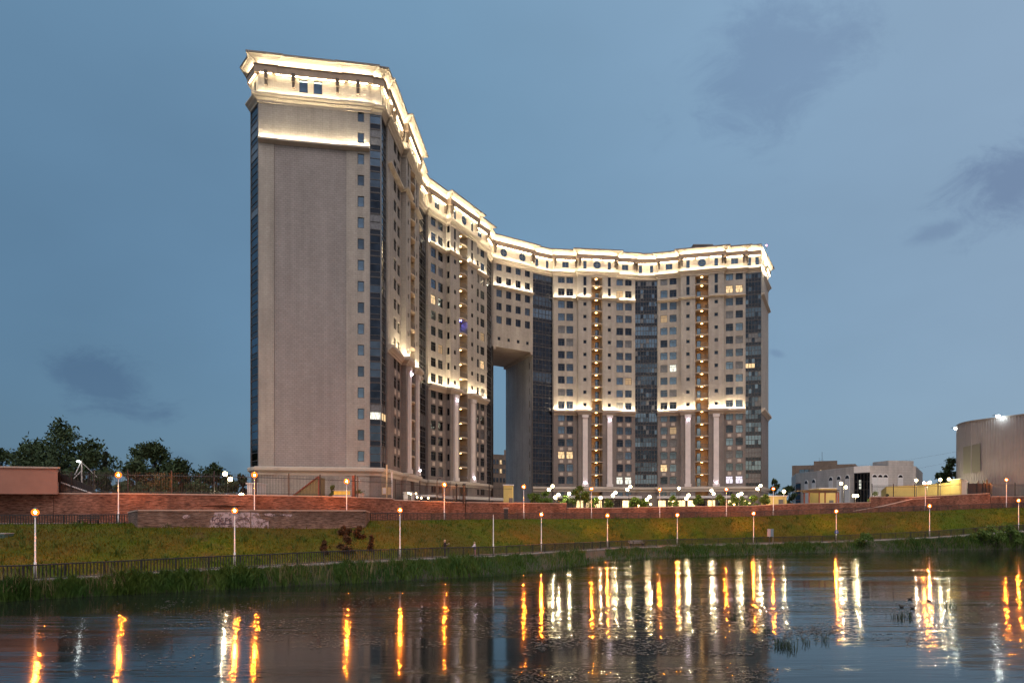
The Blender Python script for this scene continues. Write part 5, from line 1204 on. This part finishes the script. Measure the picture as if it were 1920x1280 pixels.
# lit cafe lanterns under the canopy
for k, (px, py, d) in enumerate(((1197, 948, 128), (1220, 945, 129), (1257, 945, 129), (1262, 940, 131), (1380, 942, 131), (1376, 945, 130), (1405, 944, 131), (1170, 945, 131), (1115, 946, 128))):
    e_ = empty('terrace_lantern', W(px, py + 4, d)); c = W(px, py, d); q = MB(); q.lathe(c, [(.22 * math.sin(math.pi * t / 6) + .001, -.22 * math.cos(math.pi * t / 6)) for t in range(7)], 10); q.build('globe', 'shop_globe' if 'shop_globe' in MATS else mat('shop_globe', (1, .8, .4), .5, emit=(1, .66, .25), estr=7).name, e_, True)
    q = MB(); q.tube([Vector((c.x, d, ZP)), c - Vector((0, 0, .2))], .04, 6); q.build('stem', 'metal_dark', e_); point('lamp_light', c + Vector((0, -.4, .1)), (1, .62, .22), 25, e_)
    tag(e_, ['warm lantern before the second lit shop window', 'warm lantern beneath the low twin globe lamp by the shops', 'warm lantern left of the tall globe lamp by the entrance', 'warm lantern set back left of the entrance', 'warm lantern beneath the low twin lamp before the last paired windows', 'lowest warm lantern near the last paired windows', 'warm lantern nearest the right corner of the tower', 'warm lantern left of the lit shop windows', 'warm lantern nearest the round plaza tree'][k], 'lantern', 'warm lanterns on the shop terrace')
# brick house seen through the passage
eP = empty('brick_house', W(938, 915, 235)); a, b = dA(915, 235), dA(953, 240); q = MB(); wall(q, a, b, ZP, H(851, 236)); wall(q, b, dA(955, 250), ZP, H(851, 236)); q.face([P3(p, H(851, 236)) for p in (a, b, dA(955, 250), dA(915, 250))]); q.build('wall', 'brown_brick', eP)
q = MB(); c_ = dA(945, 239); q.box(c_.x, X(952, 239), 240, 246, H(851, 236), H(841, 236)); q.build('roof_room', 'brown_brick', eP)
d, n, L = frame_of(a, b)
for k in range(3):
    for j, u in enumerate((.3, .45, .62, .78, .92)): window(a, d, n, L * u, H(865 + k * 17, 236), .9, 1.6, 'cross', 'lit_warm' if (j, k) in ((2, 0), (2, 1)) else 'glass_dark', parent=eP, out=.16)
tag(eP, 'brick house seen through the tall passage of the tower', 'building')

# ------------------------------------------------------------------ things behind the left fence
mat('canopy_olive', (.20, .17, .08), .7, var=.1)
d = 85; eR = empty('ramp_shelter', W(575, 930, d)); q = MB(); th = 3.0
tri = [W(548, 931, d), W(597, 931, d), W(597, 894, d)]
bk = [p + Vector((0, th, 0)) for p in tri]
nS = 10
for k in range(nS):
    s0, s1 = k / nS, (k + 1) / nS - .008; x0, x1 = 548 + 49 * s0, 548 + 49 * s1
    z = MB(); z.face([W(x0, 931, d), W(x1, 931, d), W(x1, 931 - 37 * s1, d), W(x0, 931 - 37 * s0, d)]); z.face([W(x1, 931, d), W(x1, 931, d) + Vector((0, .06, 0)), W(x1, 931 - 37 * s1, d) + Vector((0, .06, 0)), W(x1, 931 - 37 * s1, d)]); z.build('side_panel', 'canopy_olive', eR)
q.face([tri[0], tri[2], bk[2], bk[0]]); q.face([tri[1], bk[1], bk[2], tri[2]]); q.build('roof', 'canopy_olive', eR)
q = MB(); q.tube([tri[0] + Vector((0, -.05, .05)), tri[2] + Vector((0, -.05, .08))], .09, 6); q.tube([tri[1] + Vector((.1, -.05, 0)), tri[2] + Vector((.1, -.05, .1))], .13, 6); q.build('frame', 'rust_post', eR)
tag(eR, 'olive wedge-shaped ramp shelter behind the iron fence', 'shelter')
d = 86; e_ = empty('planter', W(650, 931, d)); q = MB()
for k in range(13): x = X(628 + k * 2.2, d); q.box(x, x + .125, d, d + .05, H(926, d), H(919 + .15 * k, d)); 
mat('yellow_board_glow', (.70, .46, .06), .7, emit=(1, .62, .1), estr=.25)  # boards given a faint glow of their own in place of lamplight
for k in range(13):
    x = X(626 + k * 2.4, d); z = MB(); z.box(x, x + .135, d, d + .05, H(927, d), H(920, d)); z.build('board', 'yellow_board_glow', e_)
q = MB(); q.box(X(624, d), X(658, d), d - .03, d + 1.2, H(931, d), H(927.2, d)); q.box(X(623, d), X(659, d), d - .06, d - .031, H(920, d) + .05, H(918.6, d)); q.build('base', 'panel_white', e_); tag(e_, 'bright yellow slatted planter behind the iron fence', 'planter')
e_ = empty('planter', W(672, 931, d)); q = MB(); q.box(X(666, d), X(681, d), d, d + 1, H(931, d), H(925.5, d)); q.build('base', 'panel_white', e_); q = MB(); q.box(X(665, d), X(682, d), d - .1, d + 1.1, H(925.4, d), H(924.3, d)); q.build('rim', 'coping', e_)
leaves('plant', [W(669 + k, 922, d + .5) for k in range(7)], 'leaf_mid', e_, .12, 22, (.15, .15, .14)); tag(e_, 'low white planter with a green plant', 'planter')
gt(624, 86.5, 910, 13, label='small green conifer left of the yellow planter', m='leaf_mid', clumps=45, per=20, size=.11, trunk=.05, trunk_h=.05, shape='cone', name='conifer', cat='shrub', z=H(931, 86.5), seed=90)
e_ = empty('brick_post', W(663, 931, 85)); q = MB(); x = X(663, 85); q.box(x - .2, x + .1, 85, 85.3, H(932, 85), H(891, 85)); q.build('shaft', 'rust_post', e_); q = MB(); q.box(x + .101, x + .22, 85, 85.3, H(932, 85), H(890, 85)); q.build('flange', 'metal_dark', e_); q = MB(); q.tube([(x, 85.1, H(900, 85)), (X(674, 85), 85.1, H(899, 85)), (X(674, 85), 85.1, H(903, 85))], .05, 6); q.build('bracket', 'panel_white', e_); tag(e_, 'tall rusty post with a bracket beside the yellow planter', 'post')
mat('cream_paint', (.62, .48, .28), .6, var=.08)
e_ = empty('utility_cabinet', W(725, 931, 88)); q = MB(); q.box(X(716, 88), X(732, 88), 88, 88.7, H(926.5, 88), H(913, 88)); q.build('cabinet', 'cream_paint', e_); q = MB(); q.box(X(718, 88), X(726, 88), 87.96, 87.997, H(925, 88), H(914.5, 88)); q.build('cabinet_door', 'panel_white', e_)
q = MB(); x = X(725.5, 88); q.tube([(x, 87.85, H(933, 88)), (x, 87.85, H(871, 88))], .10, 8); q.build('pipe', 'cream_paint', e_); q = MB(); q.tube([(X(734, 88), 88.3, H(936, 88)), (X(734, 88), 88.3, H(884, 88))], .09, 8); q.build('post', 'pole_white', e_); tag(e_, 'cream utility cabinet with a tall pipe at the tower corner', 'cabinet')
# entrance lights and kiosk before the left wing
kiosk('entrance_pavilion', 757, 772, 103, 924, 3, 'panel_white', 'small bright entrance pavilion below the left wing', zb=ZP, cat='pavilion')
for k, (px, py) in enumerate(((766, 924), (770, 925.5), (780, 925), (782, 932), (790, 933), (803, 933))):
    c = W(px, py, 100.5); e_ = empty('entrance_light', c - Vector((0, 0, 1))); q = MB(); q.lathe(c, [(.13 * math.sin(math.pi * t / 6) + .001, -.13 * math.cos(math.pi * t / 6)) for t in range(7)], 8); q.build('globe', 'white_bulb', e_, True); q = MB(); q.tube([Vector((c.x, c.y, ZP)), c], .03, 5); q.build('stem', 'metal_dark', e_); point('lamp_light', c + Vector((0, -.3, 0)), (1, .85, .55), 18, e_)
    tag(e_, f'{ORD[k]} small white light from the left by the entrance pavilion below the left wing', 'light', 'small entrance lights')
# curved lamp standard
e_ = empty('hooked_pole', W(819, 940, 96)); q = MB(); q.tube([W(819.5, 942, 96), W(819.5, 901, 96), W(821, 897.5, 96), W(824, 895.5, 96), W(829, 897, 96)], [.07, .05, .045, .04, .03], 6); q.build('pole', 'metal_dark', e_); q = MB(); q.lathe(W(829.5, 897.8, 96), [(.001, .1), (.14, .03), (.16, -.06), (.001, -.08)], 8); q.build('head', 'metal_mid', e_); tag(e_, 'thin dark pole with hooked top before the left wing', 'lamp post')
# stepped fence panel at the raised block
e_ = empty('stair_fence', W(110, 925, 73)); q = MB(); d = 74
q.face([W(108, 903, d), W(176, 923, d), W(176, 914, d), (W(108, 884, d))]); q.build('fence_panel', 'metal_dark', e_); q = MB(); q.tube([W(113, 903.5, d - .1), W(174, 925, d - .1)], .07, 6); q.build('stair_edge', 'panel_white', e_); q = MB(); q.face([W(112, 924.5, d + .05), W(173, 925, d + .05), W(112, 904, d + .05)]); q.build('stair_side', 'stone_grey', e_); q = MB(); q.tube([W(134, 925, d - .12), W(134, 884, d - .12)], .07, 6); q.build('post', 'metal_dark', e_); tag(e_, 'sloping dark stair fence beside the raised red block', 'fence')

# ------------------------------------------------------------------ benches, signs, box
mat('bench_pale', (.52, .43, .42), .7, var=.1)
def bench(px0, px1, f, m, label, back=True):
    a, b = f(px0), f(px1); d_ = (b - a).normalized(); s = Vector((-d_.y, d_.x, 0)).normalized(); e_ = empty('bench', a); L = (b - a).length
    for k in range(3): q = MB(); q.obox(a + s * (.14 * k) + Vector((0, 0, .43)), d_ * L, s * .12, (0, 0, .05)); q.build('seat_slat', m, e_)
    if back:
        for k in range(2): q = MB(); q.obox(a + s * .46 + Vector((0, 0, .58 + .16 * k)), d_ * L, s * .04, (0, 0, .12)); q.build('back_slat', m, e_)
    for t_ in (.08, .92): q = MB(); q.obox(a + d_ * (L * t_), d_ * .07, s * .48, (0, 0, .429)); q.obox(a + d_ * (L * t_) + s * .40, d_ * .07, s * .059, (0, 0, .85)); q.build('leg', 'metal_dark', e_)
    tag(e_, label, 'bench'); return e_
bench(150, 191, lambda px: p_up(px) + Vector((0, -.55, -.1)), 'metal_dark', 'dark bench in front of the upper left railing')
bench(1181, 1207, lambda px: p_lamp(px) + Vector((0, -.6, .0)), 'bench_pale', 'pale bench on the lower path')
mat('sign_pink', (.55, .36, .34), .6, var=.1); mat('sign_blue', (.15, .22, .28), .5, var=.15); mat('sign_round', (.07, .10, .32), .5)
p = p_lamp(1441) + Vector((0, -.8, 0)); e_ = empty('information_board', p); s = p.y / F
for x0, x1, m_, yy in ((-5.5, .3, 'sign_pink', 0), (.6, 7, 'sign_blue', .25)): q = MB(); q.obox(p + Vector((x0 * s, yy * 0, .95)), ((x1 - x0) * s, yy, 0), (0, .05, 0), (0, 0, 1.25)); q.build('board', m_, e_)
for x0 in (-.2, 6.8): q = MB(); q.box(p.x + x0 * s - .04, p.x + x0 * s + .04, p.y + .32, p.y + .40, p.z - .1, p.z + 2.15); q.build('post', 'pole_white', e_)
tag(e_, 'information board with a pinkish panel and a blue panel by the lower path', 'sign')
lb = p_lamp(1568); s = lb.y / F; e_ = empty('pole_sign', lb + Vector((0, -.1, 1.1)))
q = MB(); c = Vector((lb.x, lb.y - .13, H(996.5, lb.y))); N = 16
q.face([c + Vector((.30 * math.cos(-2 * math.pi * k / N), 0, .30 * math.sin(-2 * math.pi * k / N))) for k in range(N)][::-1]); q.obox(c + Vector((-.36, .004, -.22)), (.72, 0, 0), (0, .02, 0), (0, 0, .1)); q.build('plate', 'sign_round', e_)
q = MB(); q.obox(c + Vector((-.06, -.006, -.16)), (.12, 0, 0), (0, .003, 0), (0, 0, .32)); q.build('mark', 'pole_white', e_); tag(e_, 'small round blue sign fixed to a lamp pole', 'sign')
mat('green_box', (.05, .11, .10), .6)
p = on_slope(8, 1007); e_ = empty('hatch_box', p); s = p.y / F; q = MB(); q.box(p.x - 20 * s, p.x + 3 * s, p.y - .2, p.y + .9, p.z - .2, p.z + .32); q.build('body', 'green_box', e_); q = MB(); q.box(p.x - 20.5 * s, p.x + 3.5 * s, p.y - .25, p.y + .95, p.z + .321, p.z + .38); q.build('lid', 'concrete', e_); q = MB(); q.lathe(Vector((p.x - 2.0 * s, p.y - .21, p.z + .12)), [(.08, 0), (.08, .06), (.001, .06)], 8); q.build('cap', 'metal_dark', e_); tag(e_, 'low green hatch box in the grass at the left edge', 'box')
# power cables to the right
mat('cable', (.05, .05, .055), .6)
for k, (ya, yb, lab) in enumerate(((870, 845, 'upper power cable sagging toward the ribbed hall'), (895, 862, 'lower power cable sagging toward the ribbed hall'))):
    a, b = W(1485, ya + 2, 215), W(1800, yb, 160); q = MB(); q.tube([a.lerp(b, t_ / 16) - Vector((0, 0, 1.6 * math.sin(math.pi * t_ / 16))) for t_ in range(17)], .018, 4); tag(q.build('power_cable', 'cable'), lab, 'cable')

# ------------------------------------------------------------------ ducks
mat('duck_feather', (.035, .028, .022), .7, var=.3, vscale=8)
def duck(px, py, head, label):
    d = EYE * F / (py + 2 - HZ); c = Vector((X(px, d), d, 0)); q = MB(); q.tube([c + Vector((-.24, 0, .14)), c + Vector((-.16, 0, .10)), c + Vector((0, 0, .07)), c + Vector((.14, 0, .08)), c + Vector((.2, 0, .12)), c + Vector((.2, 0, .2)), c + Vector((.21, 0, .25)), c + Vector((.26, 0, .25)), c + Vector((.33, 0, .235))], [.015, .07, .105, .09, .055, .04, .05, .045, .012], 8); q.v = [tuple(c + (Vector(v) - c) * .62) for v in q.v]
    if not head: q.v = [(2 * c.x - v[0], v[1], v[2]) for v in q.v]; q.f = [f[::-1] for f in q.f]
    tag(q.build('duck', 'duck_feather', None, True), label, 'duck', 'ducks on the river')
for a in ((1691, 1136, 0, 'nearest dark duck swimming alone at the left of the group'), (1706, 1121, 1, 'farthest duck of the group on the river'), (1711, 1138, 1, 'duck close beside the reed tuft'), (1742, 1124, 1, 'duck crossing the bright lamp reflection')): duck(*a)

# ------------------------------------------------------------------ the two walkers
for nm, c_ in (('skin', (.50, .32, .24)), ('cloth_black', (.012, .012, .016)), ('cloth_navy', (.02, .022, .035)), ('cloth_white', (.62, .60, .68)), ('cloth_pink', (.48, .28, .30)), ('cloth_blue', (.10, .11, .26)), ('hair_blond', (.42, .30, .16)), ('hair_light', (.50, .36, .25)), ('shoe_dark', (.02, .02, .02))): mat(nm, c_, .75)
def person(base, ht, yaw, joints, zones, hair, label):
    """joints: name -> (pos, radius) for a 1.7 m figure, +x forward; edges below; skinned to one continuous mesh, coloured by clothing zone"""
    k = ht / 1.7; names = list(joints); me = bpy.data.meshes.new('body')
    E = [('pelvis', 'waist'), ('waist', 'chest'), ('chest', 'neck'), ('neck', 'head0'), ('head0', 'head1')]
    for s_ in 'lr': E += [('pelvis', 'hip' + s_), ('hip' + s_, 'knee' + s_), ('knee' + s_, 'ankle' + s_), ('ankle' + s_, 'toe' + s_), ('chest', 'sho' + s_), ('sho' + s_, 'elb' + s_), ('elb' + s_, 'wri' + s_), ('wri' + s_, 'palm' + s_)] + [('palm' + s_, f'fin{j}{s_}') for j in range(4)] + [('wri' + s_, 'thu' + s_)]
    for s_ in 'lr':
        p = Vector(joints['wri' + s_][0]); dr = (p - Vector(joints['elb' + s_][0])).normalized(); side = dr.cross(Vector((0, 1, 0))).normalized() if abs(dr.y) < .8 else dr.cross(Vector((0, 0, 1))).normalized()
        joints['palm' + s_] = (tuple(p + dr * .07), .03)
        for j in range(4): joints[f'fin{j}{s_}'] = (tuple(p + dr * (.16 + .012 * (1 - abs(j - 1.3))) + side * (.02 * (j - 1.5))), .0085)
        joints['thu' + s_] = (tuple(p + dr * .09 + side * .055), .010)
    names = list(joints); ix = {n_: i for i, n_ in enumerate(names)}
    rot = Matrix.Rotation(yaw, 3, 'Z'); me.from_pydata([tuple(rot @ (Vector(joints[n_][0]) * k)) for n_ in names], [(ix[a], ix[b]) for a, b in E], [])
    o = bpy.data.objects.new('tmp_body', me); COL.objects.link(o); md = o.modifiers.new('s', 'SKIN'); sv = me.skin_vertices[0].data
    for n_ in names: sv[ix[n_]].radius = (joints[n_][1] * k,) * 2; sv[ix[n_]].use_root = (n_ == 'pelvis')
    o.modifiers.new('d', 'SUBSURF').levels = 2; o.modifiers['d'].render_levels = 2
    bpy.context.view_layer.update(); ev = o.evaluated_get(bpy.context.evaluated_depsgraph_get()); nm_ = bpy.data.meshes.new_from_object(ev); bpy.data.objects.remove(o); nm_.name = 'person'
    nm_.materials.clear(); mats_ = sorted({z[2] for z in zones} | {'skin', 'shoe_dark'}); [nm_.materials.append(MATS[x]) for x in mats_]
    inv = rot.inverted(); wr = [Vector(joints['wri' + s_][0]) for s_ in 'lr']; el_ = [Vector(joints['elb' + s_][0]) for s_ in 'lr']
    for p in nm_.polygons:
        c = (inv @ Vector(p.center)) / k; m_ = 'skin'; p.use_smooth = True
        for z0_, z1_, mm in zones:
            if z0_ <= c.z < z1_: m_ = mm
        for w_, e2 in zip(wr, el_):
            if (c - w_).dot((w_ - e2).normalized()) > .0 and (c - w_).length < .24: m_ = 'skin'
        if c.z < .07: m_ = 'shoe_dark'
        p.material_index = mats_.index(m_)
    e_ = bpy.data.objects.new('person', nm_); COL.objects.link(e_); e_.location = base
    hd = Vector(joints['head1'][0]); q = MB(); N = 10
    prof = [(.02, .11), (.075, .085), (.105, .03), (.108, -.03), (.095, -.09 if hair[1] == 0 else -.2)]; 
    c0 = rot @ ((hd + Vector((-.018, 0, .0))) * k); q.lathe((0, 0, 0), [(a * k, b * k) for a, b in prof], N)
    q.v = [tuple(Vector(v) + c0) for v in q.v]
    keep = [(f, u) for f, u in zip(q.f, q.uv) if not ((inv @ (sum((Vector(q.v[i]) for i in f), Vector()) / 4 - c0)).x > .055 * k and (sum((q.v[i][2] for i in f)) / 4 - c0.z) < .05 * k)]
    q.f = [a for a, b in keep]; q.uv = [b for a, b in keep]; q.m = [0] * len(q.f); h_ = q.build('hair', hair[0], None); h_.parent = e_
    f = MB()
    for yy in (-.032, .032): f.box((hd.x + .085) * k, (hd.x + .1) * k, (yy - .012) * k, (yy + .012) * k, (hd.z - .015) * k, (hd.z + .003) * k)
    f.box((hd.x + .085) * k, (hd.x + .097) * k, -.022 * k, .022 * k, (hd.z - .078) * k, (hd.z - .068) * k)
    f.v = [tuple(rot @ Vector(v)) for v in f.v]; fo = f.build('face_features', 'hair_blond' if False else 'shoe_dark'); fo.parent = e_
    tag(e_, label, 'person'); return e_
def stand(arm_l, arm_r, lean=0.):
    j = {'pelvis': ((0, 0, .93), .16), 'waist': ((lean * .3, 0, 1.08), .15), 'chest': ((lean * .7, 0, 1.32), .18), 'neck': ((lean, 0, 1.47), .052), 'head0': ((lean + .015, 0, 1.54), .085), 'head1': ((lean + .025, 0, 1.62), .10)}
    for s_, y in (('l', .095), ('r', -.095)):
        j['hip' + s_] = ((0, y, .86), .105); j['knee' + s_] = ((.02, y * 1.05, .48), .075); j['ankle' + s_] = ((-.01, y * 1.1, .09), .055); j['toe' + s_] = ((.15, y * 1.3, .035), .035)
        j['sho' + s_] = ((lean * .8, y * 2.05, 1.39), .075)
    for s_, (e2, w2) in (('l', arm_l), ('r', arm_r)): j['elb' + s_] = (e2, .055); j['wri' + s_] = (w2, .036)
    return j
pA = p_rail(834) + Vector((0, 1.0, .003)); pA.x = X(834, pA.y)
person(pA, 1.72, R(15), stand(((.05, .24, 1.12), (.22, .2, 1.2)), ((.10, -.25, 1.12), (.32, -.14, 1.28))), [(0, .90, 'cloth_navy'), (.90, 1.47, 'cloth_black')], ('hair_light', 0), 'person in a dark jacket and trousers standing behind the railing, hand raised')
pB = p_rail(890) + Vector((0, .75, .003)); pB.x = X(891, pB.y)
person(pB, 1.52, R(200), stand(((.22, .2, 1.14), (.46, .16, 1.08)), ((.20, -.22, 1.14), (.46, -.1, 1.08)), .08), [(0, .82, 'cloth_pink'), (.82, 1.05, 'cloth_blue'), (1.05, 1.47, 'cloth_white')], ('hair_blond', 1), 'fair-haired person in a white top and pink trousers leaning on the railing')
